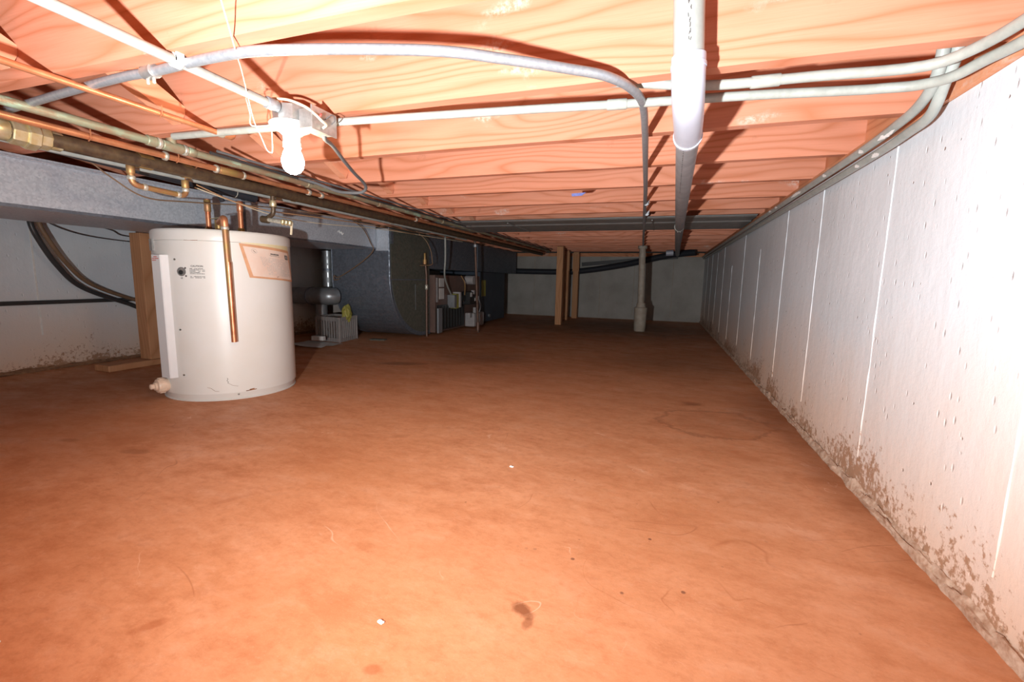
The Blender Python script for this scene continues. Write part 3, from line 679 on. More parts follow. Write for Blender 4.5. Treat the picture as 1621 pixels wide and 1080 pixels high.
# standing seam lip along both edges of the heel
for xx in (ex0, ex1):
    vs_ = []
    arc2 = [(yh, Z(.44))]+arc+[(4.28, Z(-.602))]
    MB().tube([(xx, y, z) for y, z in arc2], .006, 6).build('seam_lip', 'galvanized_dark', t)
MB().box(V(ex1-.003, 3.56, -.02), V(ex1+.001, 4.27, .44)).build('side_panel', 'galvanized_drab', t)
MB().prism([(a+.03, b+.03) for a, b in arc[1:-1]]+[(4.27, Z(-.57)), (4.27, Z(-.03)), (3.58, Z(-.03))], ex1-.003, ex1+.001).build('side_panel', 'galvanized_drab', t)
MB().box(V(ex1+.002, 3.98, -.33), V(ex1+.004, 3.99, -.07)).build('slot_strip', 'flue_metal', t)
MB().box(V(-2.52, yh-.004, .235), V(ex1+.002, yh+.002, .43)).build('patch_panel', 'galvanized', t)
MB().box(V(ex1+.001, 3.56, .30), V(ex1+.006, 3.60, .44)).build('drive_cleat', 'galvanized_dark', t)

t = thing('supply_duct', V(-2.75, 5.7, .1), 'dark rectangular supply duct over the furnace running to the back wall', 'duct')
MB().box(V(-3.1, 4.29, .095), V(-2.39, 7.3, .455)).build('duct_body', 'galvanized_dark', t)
MB().box(V(-2.4, 5.6, .09), V(-2.384, 5.63, .455)).build('drive_cleat', 'galvanized_dark', t)

t = thing('furnace', V(-2.62, 4.9, -.62), 'brown horizontal furnace cabinet with controls on its side behind the curved duct', 'furnace')
MB().box(V(-2.95, 4.30, -.60), V(-2.33, 5.55, .03), 0, None, .006).build('cabinet', 'furnace_brown', t)
MB().box(V(-2.93, 5.555, -.60), V(-2.33, 6.55, .09), 0, None, .006).build('cabinet_section', 'furnace_slate', t, 'dark slate cabinet section')
MB().box(V(-2.331, 4.34, -.58), V(-2.322, 5.05, -.30)).build('louvre_frame', 'dark_metal', t)
for k in range(9):
    y = 4.37+.075*k; MB().box(V(-2.322, y, -.565), V(-2.312, y+.012, -.315)).build('louvre', 'dark_metal', t)
MB().box(V(-2.331, 4.33, -.265), V(-2.326, 4.37, .0)).build('rating_plate', 'white_plastic', t)
MB().box(V(-2.33, 4.40, -.10), V(-2.325, 4.51, -.005)).build('notice', 'paper_white', t); MB().box(V(-2.33, 4.40, -.235), V(-2.325, 4.51, -.115)).build('notice', 'paper_white', t)
mb = MB()
for k in range(5): mb.box(V(-2.3245, 4.415, -.03-.015*k), V(-2.3235, 4.495, -.026-.015*k))
mb.build('print_lines', 'ink_light', t, kind='stuff')
# junction box with cable entering
j = MB().box(V(-2.33, 4.60, -.34), V(-2.24, 4.66, -.19), 0, None, .004).build('junction_box', 'flue_metal', t)
MB().box(V(-2.33, 4.665, -.35), V(-2.25, 4.74, -.18), 0, None, .004).build('switch_box', 'yellow_label', t)
MB().box(V(-2.33, 4.745, -.34), V(-2.24, 4.79, -.16), 0, None, .004).build('relay_box', 'white_plastic', t)
MB().tube([V(-2.33, 4.9, -.24), V(-2.26, 4.9, -.24)], .04, 14).build('gas_knob', 'dark_metal', t)
MB().box(V(-2.33, 4.98, -.32), V(-2.22, 5.16, -.16), 0, None, .01).build('gas_valve', 'dark_metal', t)
MB().tube([V(-2.33, 5.12, -.02), V(-2.22, 5.12, -.02)], .055, 14).build('regulator', 'white_plastic', t)
for y, z, a, m in ((5.0, -.17, .055, 'paper_white'), (5.09, -.145, .05, 'white_plastic'), (5.22, -.22, .05, 'paper_white'), (5.13, -.24, .04, 'paper_white'), (5.15, -.36, .09, 'white_plastic'), (4.98, -.42, .06, 'white_plastic'), (5.12, -.43, .06, 'white_plastic')):
    MB().box(V(-2.25, y, z-a), V(-2.215, y+a*.9, z), 0, None, .003).build('control_tag', m, t)
MB().tube(smoothpath([V(-2.23, 5.28, -.26), V(-2.22, 5.33, -.35), V(-2.24, 5.30, -.45), V(-2.28, 5.20, -.5)], 5), .008, 8).build('gas_tube', 'zinc_conduit', t)
MB().tube(smoothpath([V(-2.28, 4.86, .03), V(-2.24, 4.88, -.06), V(-2.25, 4.90, -.20)], 5), .006, 8).build('gas_tube', 'copper_old', t)
MB().box(V(-2.33, 5.62, -.24), V(-2.325, 5.76, -.02)).build('warning_label', 'yellow_label', t)
MB().tube([V(-2.33, 5.9, -.52), V(-2.31, 5.9, -.52)], .025, 12).build('port_ring', 'flue_metal', t)
MB().box(V(-2.33, 5.08, -.60), V(-2.20, 5.40, -.43), 0, None, .01).build('burner_box', 'white_plastic', t)

tag(MB().box(V(-2.30, 4.29, -.60), V(-2.285, 4.40, -.33), .1).build('metal_strip', 'zinc_conduit'), 'shiny bright sheet metal strip standing against the furnace louvres', 'metal scrap')
t = thing('gas_line', V(-2.33, 4.15, -.62), 'thin copper pipe standing at the right edge of the curved duct', 'pipe')
MB().tube([V(-2.345, 4.15, -.62), V(-2.345, 4.15, .02), V(-2.345, 4.12, .22)], .012, 10).build('tube', 'iron_pole', t)
coupling(t, V(-2.345, 4.15, -.10), (0, 0, 1), .016, .05, 'solder'); coupling(t, V(-2.345, 4.12, .16), (0, 0, 1), .02, .05, 'copper_old'); coupling(t, V(-2.345, 4.12, .20), (0, 0, 1), .012, .1, 'copper_old', 'cap')
t = thing('hanging_conduit', V(-2.1, 3.9, -.15), 'slim grey flexible conduit dropping to the furnace switch box', 'conduit')
MB().tube(smoothpath([V(-2.05, 4.0, .40), V(-2.10, 4.1, .2), V(-2.16, 4.2, .03), V(-2.23, 4.4, -.08), V(-2.28, 4.6, -.19)], 5), .009, 8).build('tube', 'pvc_grey', t)
t = thing('steel_pole', V(-2.0, 4.68, -.623), 'thin rusty steel pole standing in front of the furnace', 'pole')
MB().tube([V(-2.0, 4.735, -.62), V(-2.0, 4.625, .376), V(-2.0, 4.60, .46)], .013, 10).build('shaft', 'iron_pole', t)
coupling(t, V(-2.0, 4.626, .36), (0, 0, 1), .022, .03, 'zinc_conduit'); coupling(t, V(-2.0, 4.725, -.55), (0, 0, 1), .019, .10, 'iron_pole', 'foot')
# flue: round pipes behind the crate
t = thing('flue_pipe', V(-3.1, 3.6, -.3), 'shiny round metal flue pipe lying behind the crate left of the curved duct', 'pipe')
MB().tube(smoothpath([V(-3.55, 3.60, -.205), V(-3.25, 3.50, -.20), V(-3.05, 3.44, -.195), V(-2.985, 3.445, -.195), V(-2.965, 3.50, -.195)], 5), .082, 22).build('elbow_pipe', 'flue_metal', t)
MB().lathe([(.082, -.012), (.0865, -.01), (.0865, .01), (.082, .012)], V(-3.22, 3.49, -.199), 22, (1, -.31, .02)).build('crimp_ring', 'galvanized_dark', t)
MB().tube([V(-3.14, 3.75, -.12), V(-3.02, 3.75, .25)], .065, 18).build('riser', 'flue_metal', t)
MB().tube([V(-3.30, 3.8, -.12), V(-3.30, 3.8, .25)], .06, 18).build('riser', 'flue_metal', t)
for z in (.05,): MB().tube([V(-3.30, 3.8, z), V(-3.30, 3.8, z+.02)], .066, 18).build('crimp_ring', 'galvanized_dark', t)
MB().tube([V(-3.22, 3.60, -.27), V(-3.22, 3.60, -.62)], .055, 18).build('leg_pipe', 'flue_metal', t)
tag(MB().add([V(-2.99, 3.60, .03), V(-2.93, 3.60, .02), V(-2.90, 3.70, -.42), V(-3.03, 3.70, -.42), V(-3.12, 3.66, -.20),
              V(-2.99, 3.615, .03), V(-2.93, 3.615, .02), V(-2.90, 3.715, -.42), V(-3.03, 3.715, -.42), V(-3.12, 3.675, -.20)],
             [(0, 1, 2, 3, 4), (9, 8, 7, 6, 5)]+[(i, (i+1) % 5, 5+(i+1) % 5, 5+i) for i in range(5)]).build('plastic_sheet', 'white_plastic'), 'pale rigid plastic sheet leaning behind the crate', 'sheet')
# crate
cA = Vector(V(-2.83, 3.38, -.62)); fw = Vector((-.30, .045, 0)); sd = Vector((-.045, .30, 0)); hz = Vector((0, 0, .235))
t = thing('slotted_crate', tuple(cA+fw*.5+sd*.5), 'pale plastic crate with vertical slots on the floor left of the curved duct', 'crate')
for org, dv, ns in ((cA, fw, 9), (cA, sd, 9), (cA+fw, sd, 9), (cA+sd, fw, 9)):
    for zz_, hh_ in ((.018, .036), (.215, .038)): MB().beam(org+Vector((0, 0, zz_)), org+dv+Vector((0, 0, zz_)), .010, hh_).build('rail', 'crate_plastic', t)
    for k in range(ns+1):
        p = org+dv*(k/ns); wdt = .026 if k in (0, ns) else .014
        MB().beam(p, p+Vector((0, 0, .23)), wdt, .008, tuple(dv.normalized())).build('slat', 'crate_plastic', t)
MB().add([cA+Vector((0, 0, .006)), cA+fw+Vector((0, 0, .006)), cA+fw+sd+Vector((0, 0, .006)), cA+sd+Vector((0, 0, .006))], [(0, 1, 2, 3)]).build('bottom', 'crate_plastic', t)
# things in and by the crate
def crumple(c, rx, ry, rz, seed, n=10, amp=.35):
    mb = MB(); vs_ = []; c = Vector(c)
    for i in range(n+1):
        th = math.pi*i/n
        for k in range(2*n):
            ph = math.pi*k/n; d = Vector((math.sin(th)*math.cos(ph), math.sin(th)*math.sin(ph), math.cos(th)))
            r = 1+amp*noise.noise(d*2.1+Vector((seed, 0, 0)))
            vs_.append(c+Vector((d.x*rx, d.y*ry, d.z*rz))*r)
    m = 2*n
    return mb.add(vs_, [(i*m+k, i*m+(k+1) % m, (i+1)*m+(k+1) % m, (i+1)*m+k) for i in range(n) for k in range(m)])
tag(crumple(cA+fw*.45+sd*.55+Vector((0, 0, .10)), .11, .11, .085, 3).build('rag_bundle', 'brown_cable'), 'dark brown rag bundle stuffed inside the slotted crate', 'rags')
tag(crumple(V(-2.86, 3.53, -.36), .04, .05, .085, 8).build('plastic_bag', 'yellow_label'), 'yellowish plastic bag poking out of the crate beside the curved duct', 'bag')
tag(MB().add([(p[0], p[1], p[2]) for p in [V(-3.12+.10*i, 3.02+.07*j, -.622+.006+.010*abs(noise.noise(Vector((i*1.3, j*1.7, 0))))*3) for j in range(5) for i in range(5)]], [(j*5+i, j*5+i+1, j*5+i+6, j*5+i+5) for j in range(4) for i in range(4)]).build('plastic_sheeting', 'paper_white'), 'flat crumpled pale plastic sheeting on the floor before the crate', 'sheeting')
tag(MB().box(V(-2.99, 3.20, -.585), V(-2.87, 3.24, -.545), .15, None, .003).build('small_box', 'paper_white'), 'small white carton lying on the sheeting in front of the crate', 'box')
for x, y, s in ((-2.62, 3.62, .05), (-2.55, 3.75, .03), (-2.45, 3.68, .04)):
    pass
t = MB().box(V(-2.70, 3.66, -.622), V(-2.55, 3.72, -.612), .2).build('cardboard_scrap', 'galvanized_drab'); tag(t, 'drab strip of scrap lying on the floor under the curved duct', 'scrap')

# ------------------------------------------------------------------ posts, vent, far waste line
t = thing('timber_post', V(-3.25, 2.03, -.623), 'bare timber post on a flat board, standing beside the left wall', 'post')
MB().box(V(-3.30, 1.99, -.580), V(-3.20, 2.085, .2485), 0, None, .003).build('post', 'post_wood', t)
MB().box(V(-3.34, 1.75, -.622), V(-3.20, 2.42, -.582), 0, None, .004).build('base_board', 'post_wood', t)
for x, y, wd, lb in ((-1.365, 6.14, .088, 'nearest of the far timber posts, brightest orange, near the back wall'), (-1.445, 6.95, .088, 'left one of the two timber posts standing behind the nearest far post'), (-1.365, 7.35, .088, 'rear right timber post, close to the back wall behind the other two')):
    t = thing('timber_post', V(x, y, -.623), lb, 'post', 'timber posts near the back wall')
    MB().box(V(x-wd/2, y-.044, -.622), V(x+wd/2, y+.044, .4625), 0, None, .003).build('post', 'post_wood', t)
    if y > 6.9: MB().box(V(x-wd/2-.01, y-.05, .15), V(x+wd/2+.01, y-.0445, .43)).build('scab_board', 'post_wood', t)
t = thing('vent_stack', V(-.27, 5.87, -.623), 'pale vertical waste stack with a wide hub near the back wall', 'pipe')
MB().tube([V(-.245, 5.85, -.35), V(-.26, 5.85, .28), V(-.262, 5.85, .42)], .040, 18).build('stack', 'cast_pipe', t)
MB().lathe([(.066, .0), (.070, .01), (.074, .10), (.078, .26), (.080, .28), (.080, .30), (.060, .305), (.055, .33), (.052, .36)], V(-.243, 5.85, -.622), 20).build('hub', 'cast_pipe', t)
MB().tube([V(-.262, 5.85, .41), V(-.262, 5.85, .445)], .056, 18).build('collar', 'cast_pipe', t)
t = thing('far_waste_line', V(-.8, 7.3, .1), 'black plastic waste line sloping down to the left across the back wall', 'pipe')
MB().tube(smoothpath([V(.43, 7.0, .44), V(.05, 7.15, .40), V(-.60, 7.35, .265), V(-1.25, 7.45, .165), V(-1.7, 7.47, .140), V(-3.0, 7.47, .145)], 6), .048, 14).build('tube', 'black_plastic', t)
MB().tube([V(.02, 6.9, .42), V(.12, 6.9, .425)], .040, 14).build('fitting', 'pvc_light', t)
MB().beam(V(-1.3, 7.5, .27), V(.2, 7.5, .40), .02, .06).build('strap_board', 'dark_metal', t)

# ------------------------------------------------------------------ left wall
cond('wall_pipe', [V(-3.612, -.4, -.205), V(-3.612, 1.49, -.201), V(-3.612, 3.6, -.195)], .013, 'black_cable', 'dark straight conduit fixed level along the left wall', 12, 0)
cond('wall_cable', [V(-3.40, 1.57, .36), V(-3.45, 1.583, .281), V(-3.46, 1.61, .188), V(-3.50, 1.705, .028), V(-3.55, 1.843, -.108), V(-3.60, 2.114, -.224), V(-3.60, 2.296, -.289), V(-3.6, 2.8, -.33)], .0145, 'black_cable', 'thick black cable curving down the left wall from the trunk duct', 12, 0, 'cable', 'cables curving down the left wall')
cond('wall_cable', [V(-3.40, 1.61, .36), V(-3.45, 1.62, .281), V(-3.46, 1.655, .188), V(-3.50, 1.75, .045), V(-3.55, 1.89, -.085), V(-3.60, 2.15, -.195), V(-3.60, 2.33, -.24), V(-3.6, 2.8, -.26)], .0125, 'brown_cable', 'brownish cable following above the thick black one on the left wall', 12, 0, 'cable', 'cables curving down the left wall')
cond('bell_wire', [V(-3.55, 1.68, .30), V(-3.56, 1.78, .255), V(-3.56, 1.90, .225), V(-3.58, 2.1, .21), V(-3.58, 2.35, .205)], .003, 'black_cable', 'thin wire drooping across the upper left wall, the lower of two', 6, 0, 'wire', 'thin wires on the upper left wall')
cond('bell_wire', [V(-3.55, 1.90, .30), V(-3.57, 2.05, .275), V(-3.57, 2.12, .245), V(-3.58, 2.35, .24)], .003, 'black_cable', 'thin wire at the top of the left wall behind the timber post', 6, 0, 'wire', 'thin wires on the upper left wall')
for z in (.06, -.40): 
    tag(cond('tie_wire', [V(-3.62, 2.2, z), V(-3.62, 2.7, z)], .003, 'black_cable', 'short level wire on the left wall at the %s of the gap beside the heater' % ('top' if z > 0 else 'foot'), 6, 0, 'wire'))

# ------------------------------------------------------------------ water heater
TC = Vector((-2.216, 1.787, 0)); TR = .309; TT = H+.203
def cyl(a, z, r=TR): a = R(a); return Vector((TC.x+r*math.cos(a), TC.y+r*math.sin(a), z))
t = thing('water_heater', (TC.x, TC.y, 0), 'squat round white electric water heater standing on the slab at left', 'water heater')
MB().lathe([(TR-.012, .004), (TR-.006, .012), (TR-.006, .03), (TR-.003, .034), (TR-.003, .036), (TR, .037), (TR, TT-.055)], (TC.x, TC.y, 0), 72).build('tank_body', 'tank_enamel', t)
MB().lathe([(TR-.006, TT-.054), (TR+.001, TT-.054), (TR+.002, TT-.05), (TR+.002, TT-.012), (TR-.001, TT-.004), (TR-.006, TT), (TR-.012, TT-.001), (TR-.014, TT-.010)], (TC.x, TC.y, 0), 72).build('lid_rim', 'tank_enamel', t)
MB().lathe([(TR-.013, TT-.012), (.05, TT-.008), (.001, TT-.008)], (TC.x, TC.y, 0), 48).build('lid', 'tank_top', t)
MB().lathe([(TR-.010, 0), (TR-.004, .001), (TR-.003, .006), (TR-.012, .009)], (TC.x, TC.y, 0), 72).build('base_ring', 'tank_enamel', t)
# element cover: curved backed channel
ac = -94.5; zt, zb = Z(.080), Z(-.505)
def cover(wdeg, d, z0, z1, name, mat):
    mb = MB(); c = R(ac); o = Vector((math.cos(c), math.sin(c), 0)); s = Vector((-o.y, o.x, 0)); base = Vector((TC.x, TC.y, 0))+o*(TR-.012)
    hw = .070/2+.004
    prof = [(-hw, 0), (-hw+.004, d+.012), (-hw+.008, d+.016), (hw-.008, d+.016), (hw-.004, d+.012), (hw+.006, .006), (hw+.022, -.002), (hw+.022, -.006)]
    vs_ = [base+s*a+o*b+Vector((0, 0, z)) for z in (z0, z1) for a, b in prof]; n = len(prof)
    return mb.add(vs_, [(i, i+1, n+i+1, n+i) for i in range(n-1)]+[tuple(range(n)), tuple(range(2*n-1, n-1, -1))]).build(name, mat, t)
cv = cover(0, .022, zb, zt, 'element_cover', 'cover_enamel')
for z in (zt-.02, Z(-.27), zb+.015): MB().lathe([(.0045, 0), (.0045, .003), (.002, .004)], cyl(-79.5, z, TR+.0), 8, (math.cos(R(-79.5)), math.sin(R(-79.5)), 0)).build('screw', 'screw_metal', t)
MB().lathe([(.0045, 0), (.0045, .003), (.002, .004)], cyl(-36, .028, TR-.004), 8, (math.cos(R(-36)), math.sin(R(-36)), 0)).build('screw', 'screw_metal', t)
MB().lathe([(.004, 0), (.004, .003), (.002, .004)], cyl(39, Z(.0), TR), 8, (math.cos(R(39)), math.sin(R(39)), 0)).build('screw', 'solder', t)
# latch on the left edge
MB().box(tuple(cyl(-108, Z(.10), TR)-Vector((.012, .01, 0))), tuple(cyl(-108, Z(.155), TR)+Vector((.006, .004, 0)))).build('latch', 'box_metal', t)
# thermostat port
o = Vector((math.cos(R(-74)), math.sin(R(-74)), 0))
tp = MB().lathe([(.021, 0), (.021, .002), (.015, .0025), (.013, -.002)], cyl(-74, Z(.004), TR), 24, tuple(o)).build('thermostat_port', 'box_metal', t)
MB().lathe([(.010, .0), (.010, .003), (.004, .004), (.004, .0045)], cyl(-74.5, Z(.001), TR+.0005), 16, tuple(o)).build('dial', 'dark_metal', tp)
def strip(a0, a1, z0, z1, name, mat, parent, r=TR+.0012, n=10, skew=0):
    vs_ = []
    for k in range(n+1):
        a = a0+(a1-a0)*k/n
        vs_ += [cyl(a, z0+skew*k/n, r), cyl(a, z1+skew*k/n, r)]
    mb = MB().add(vs_, [(2*k, 2*k+2, 2*k+3, 2*k+1) for k in range(n)], True); return mb.build(name, mat, parent)
def arctext(body, ac_, zc, size, name, mat, parent, r=TR+.0022, rev=False):
    cu = bpy.data.curves.new('txt', 'FONT'); cu.body = body; cu.size = size; cu.align_x = 'CENTER'; cu.align_y = 'CENTER'; cu.offset = size*.02
    to = bpy.data.objects.new('txt', cu); C.objects.link(to)
    dg = bpy.context.evaluated_depsgraph_get(); dg.update(); me = bpy.data.meshes.new_from_object(to.evaluated_get(dg)); bpy.data.objects.remove(to)
    wl = WL[parent.name]
    for v in me.vertices: v.co = cyl(ac_+math.degrees(v.co.x/TR), zc+v.co.y, r)-wl
    me.materials.clear(); me.materials.append(M[mat]); me.name = name
    ob = bpy.data.objects.new(name, me); C.objects.link(ob); ob.parent = parent; WL[ob.name] = wl; return ob
cl = strip(-67.5, -54.5, Z(-.032), Z(.038), 'caution_label', 'tank_enamel', t, TR+.0006)
arctext('CAUTION', -61, Z(.030), .0115, 'caution_lettering', 'ink', cl)
random.seed(5)
def lines(a0, a1, ztop, dz, nl, h, name, mat, parent, dens=.85, r=TR+.002):
    mb = MB()
    for i in range(nl):
        z = ztop-dz*i; a = a0+random.uniform(0, .3)
        end = a1 if i % 4 != 3 else a0+(a1-a0)*.7
        while a < end:
            wl_ = random.uniform(.35, 1.1); b = min(a+wl_, end)
            if random.random() < dens:
                mb.add([cyl(a, z, r), cyl(b, z, r), cyl(b, z+h*random.uniform(.6, 1), r), cyl(a, z+h*random.uniform(.6, 1), r)], [(0, 1, 2, 3)])
            a = b+.22
    return mb.build(name, mat, parent, kind='stuff')
lines(-67, -55, Z(.017), .0058, 5, .0034, 'text_lines', 'ink', cl)
lines(-67, -55, Z(-.019), .0058, 2, .0034, 'text_lines', 'ink', cl)
for a, z, s_ in ((-70.6, .021, .0045), (-70.4, -.016, .0045)): MB().lathe([(s_, 0), (s_, .0008), (s_*.3, .001)], cyl(a, Z(z), TR), 8, tuple(o)).build('mark_dot', 'ink', tp)
arctext('LR', -74, Z(-.026), .009, 'port_lettering', 'ink', tp)
# red notice on the element cover
c = R(ac); oo = Vector((math.cos(c), math.sin(c), 0)); ss = Vector((-oo.y, oo.x, 0)); base = Vector((TC.x, TC.y, 0))+oo*(TR-.012+.0385)
random.seed(11)
mb = MB()
for i in range(3):
    a = -.026+(.012 if i == 0 else 0); end = .024 if i == 1 else (.012 if i == 0 else .004)
    while a < end:
        b = min(a+random.uniform(.003, .008), end); z = zt-.012-.008*i
        mb.add([base+ss*a+Vector((0, 0, z)), base+ss*b+Vector((0, 0, z)), base+ss*b+Vector((0, 0, z+.0045)), base+ss*a+Vector((0, 0, z+.0045))], [(0, 1, 2, 3)]); a = b+.0015
mb.build('red_notice', 'ink_red', cv, 'small red printed notice', kind='stuff')
# stains, chip and crack on the enamel
def squig(pts, r, name, mat): MB().tube([cyl(a, z, TR+.0006) for a, z in pts], r, 5).build(name, mat, t)
squig([(-44, .115), (-43.6, .108), (-44.4, .101), (-43.4, .095), (-43.9, .088)], .0012, 'enamel_crack', 'screw_metal')
squig([(-60, .072), (-57, .067), (-54, .052), (-51, .050)], .0007, 'enamel_crack', 'rust'); squig([(-43.5, .088), (-40, .075), (-36, .070)], .0006, 'enamel_crack', 'rust')
strip(-30, -21, .0385, .0425, 'rust_chip', 'rust', t, TR+.0008, 5, .003)
strip(-27, -23, .0400, .0475, 'rust_chip', 'rust', t, TR+.0010, 5, .002)
squig([(-70, TT-.054), (-62, TT-.0545), (-59, TT-.053)], .0012, 'rust_line', 'rust')
# drain valve
a = R(-103.5); ax = Vector((math.cos(a), math.sin(a), 0)); p = Vector((TC.x, TC.y, Z(-.55)))+ax*(TR-.006)
dv = MB().lathe([(.020, 0), (.030, .004), (.034, .012), (.036, .020), (.036, .042), (.032, .050), (.020, .052)], p, 20, tuple(ax)).build('drain_valve', 'cream_plastic', t)
MB().lathe([(.020, .05), (.020, .060), (.013, .062), (.013, .075), (.009, .078)], p, 16, tuple(ax)).build('valve_stem', 'cream_plastic', dv)
for k in range(10):
    q = 2*math.pi*k/10; s1 = ax.cross(Vector((0, 0, 1))); d = s1*math.cos(q)+Vector((0, 0, 1))*math.sin(q)
    MB().beam(p+ax*.020+d*.036, p+ax*.042+d*.036, .007, .004, tuple(d)).build('grip_rib', 'cream_plastic', dv)
MB().lathe([(.032, -.002), (.034, .003), (.026, .005)], p, 20, tuple(ax)).build('valve_gasket', 'dark_metal', dv)
# copper risers
for x, y, tp_, in ((-2.262, 1.74, .378), (-2.11, 1.80, .372)):
    MB().tube([(x, y, TT-.010), V(x, y, tp_)], .0125, 14).build('riser', 'copper_red', t)
    coupling(t, (x, y, TT+.012), (0, 0, 1), .017, .04, 'brass_ring', 'nipple')
coupling(t, V(-2.262, 1.74, .345), (0, 0, 1), .0155, .06, 'copper_old'); coupling(t, V(-2.11, 1.80, .345), (0, 0, 1), .0155, .05, 'copper_red')
# relief valve and discharge pipe
MB().tube([(-2.085, 1.655, TT-.01), (-2.085, 1.655, TT+.055)], .017, 14).build('relief_valve', 'brass_ring', t)
MB().beam((-2.115, 1.640, TT+.060), (-2.055, 1.650, TT+.066), .012, .002).build('relief_lever', 'brass', t)
dp = [(-2.075, 1.650, TT+.040), (-1.952, 1.578, TT+.052), (-1.945, 1.584, TT-.53)]
MB().tube(fillet(dp, .035, 8), .0125, 16).build('discharge_pipe', 'copper_old', t)
MB().tube(fillet([(-2.06, 1.640, TT+.041), (-1.952, 1.578, TT+.052), (-1.9515, 1.579, TT+.012)], .032, 8), .0155, 16).build('elbow', 'copper', t)
coupling(t, (-1.951, 1.579, TT+.006), (0, 0, 1), .0165, .014, 'solder'); 
MB().tube([(-1.9475, 1.582, TT-.15), (-1.945, 1.584, TT-.531)], .0128, 16).build('lower_tube', 'copper_red', t)
# gas valve stub to the right of the tank
t2 = thing('shutoff_valve', V(-1.82, 1.76, .23), 'brass shutoff valve with a lever above the right rim of the heater', 'valve')
MB().tube(fillet([V(-1.846, 1.76, .385), V(-1.846, 1.76, .295), V(-1.90, 1.76, .272)], .02), .011, 12).build('drop', 'black_iron', t2)
coupling(t2, V(-1.846, 1.76, .345), (0, 0, 1), .016, .03, 'brass')
MB().tube([V(-1.912, 1.752, .272), V(-1.875, 1.756, .267)], .017, 12).build('elbow', 'black_iron', t2)
MB().tube([V(-1.885, 1.756, .269), V(-1.79, 1.765, .256)], .0105, 12).build('nipple', 'solder', t2)
for k in range(3): MB().lathe([(.012, 0), (.015, .004), (.015, .012), (.012, .016)], V(-1.80+.022*k, 1.764, .257-.003*k), 6, (1, .1, -.12), False).build('valve_body', 'brass', t2)
MB().beam(V(-1.745, 1.77, .252), V(-1.752, 1.77, .195), .010, .004, (0, 1, 0)).build('lever', 'cream_wire', t2)

# document pouch taped to the tank
t2 = thing('document_pouch', tuple(cyl(0, Z(.05), TR)), 'worn clear pouch holding a printed sheet, taped to the front of the heater', 'document')
def sheet(u0, v0, u1, v1, name, mat, r, parent=None, n=14):
    """u along the arc (deg) , quad corners: bottom-left u0,v0 etc given as dict"""
    pass
def quadsheet(tl, tr_, br, bl, name, mat, off, parent, n=16, curl=0):
    mb = MB(); vs_ = []
    m = 6
    for j in range(m+1):
        for k in range(n+1):
            a = tl[0]*(1-k/n)*(1-j/m)+tr_[0]*k/n*(1-j/m)+br[0]*k/n*j/m+bl[0]*(1-k/n)*j/m
            z = tl[1]*(1-k/n)*(1-j/m)+tr_[1]*k/n*(1-j/m)+br[1]*k/n*j/m+bl[1]*(1-k/n)*j/m
            vs_.append(cyl(a, Z(z), TR+off+curl*(j/m)**1.5*(1+.5*math.sin(k*.9))))
    W = n+1
    return mb.add(vs_, [(j*W+k, j*W+k+1, (j+1)*W+k+1, (j+1)*W+k) for j in range(m) for k in range(n)], True).build(name, mat, parent)
quadsheet((-26.5, .185), (27, .160), (27.5, .120), (-26.8, .148), 'tape', 'yellow_tape', .0012, t2)
quadsheet((-28.5, .146), (28.5, .126), (36, -.040), (-21.5, -.018), 'pouch', 'pouch_edge', .0018, t2, 16, .003)
pg = quadsheet((-25.5, .133), (26.0, .113), (32.0, -.030), (-18.5, -.010), 'page', 'paper', .0026, t2, 16, .003)
random.seed(21)
def pgp(u, v, off=.0036):
    tl, tr_, br, bl = (-25.5, .133), (26.0, .113), (32.0, -.030), (-18.5, -.010)
    a = tl[0]*(1-u)*(1-v)+tr_[0]*u*(1-v)+br[0]*u*v+bl[0]*(1-u)*v; z = tl[1]*(1-u)*(1-v)+tr_[1]*u*(1-v)+br[1]*u*v+bl[1]*(1-u)*v
    return cyl(a, Z(z), TR+off+.003*v**1.5*1.3)
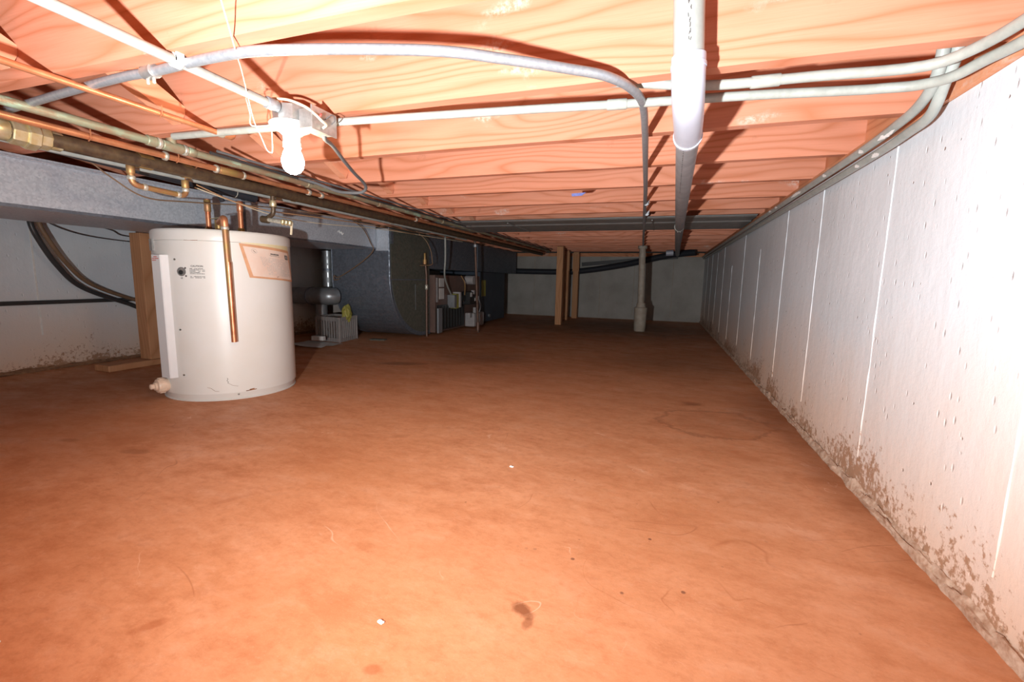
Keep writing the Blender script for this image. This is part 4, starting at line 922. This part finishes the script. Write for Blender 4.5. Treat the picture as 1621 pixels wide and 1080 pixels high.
def pbar(mb, u0, u1, v0, v1):
    n = max(1, int((u1-u0)/.08)); vs_ = []
    for k in range(n+1):
        u = u0+(u1-u0)*k/n; vs_ += [pgp(u, v1), pgp(u, v0)]
    mb.add(vs_, [(2*k, 2*k+2, 2*k+3, 2*k+1) for k in range(n)])
mb = MB()
for (ua, ub, v, h) in ((.46, .66, .12, .055), (.44, .67, .20, .02)):
    u = ua
    while u < ub:
        b = min(u+random.uniform(.01, .03), ub); pbar(mb, u, b, v+random.uniform(0, .012), v+h); u = b+.006
mb.build('heading_print', 'ink', pg, kind='stuff')
mb = MB()
for i in range(15):
    v = .30+.042*i; u = .22+random.uniform(0, .03) if i < 8 else .30
    while u < .93:
        b = min(u+random.uniform(.02, .06), .93)
        if random.random() < .9: pbar(mb, u, b, v, v+.012)
        u = b+.012
mb.build('text_lines', 'ink_light', pg, kind='stuff')
mb = MB(); pbar(mb, .84, .96, .10, .26); mb.build('dark_square', 'ink', pg)
mb = MB()
for (a_, b_, c_, d_) in ((.865, .895, .135, .225), (.91, .935, .135, .16), (.91, .935, .185, .225)):
    n=1; vs_ = [pgp(a_, d_, .0042), pgp(b_, d_, .0042), pgp(b_, c_, .0042), pgp(a_, c_, .0042)]; mb.add(vs_, [(0, 1, 2, 3)])
mb.build('square_marks', 'ink_light', pg)
ring = [pgp(.16+.045*math.cos(q), .13+.075*math.sin(q), .0038) for q in [2*math.pi*k/18 for k in range(19)]]
MB().tube(ring, .0006, 5).build('round_seal', 'ink_light', pg); MB().tube([pgp(.145, .10, .0038), pgp(.16, .15, .0038), pgp(.18, .17, .0038)], .001, 5).build('seal_mark', 'ink', pg)
MB().tube([pgp(.47, .95, .0038), pgp(.485, .965, .0038), pgp(.52, .93, .0038)], .0009, 5).build('pen_tick', 'ink', pg)

# ------------------------------------------------------------------ small bits on the slab
for x, y, s_, lb in ((-.446, .616, .0055, 'small white chip on the slab at lower centre'), (-.44, 1.34, .006, 'small pale chip on the slab nearer the middle of the floor'), (-1.02, .36, .004, 'tiny white fleck on the slab at the lower left')):
    tag(crumple((x, y, s_*.35), s_*1.3, s_*.8, s_*.4, x*9, 6, .5).build('paint_chip', 'white_paint'), lb, 'paint chip', 'pale chips on the slab')
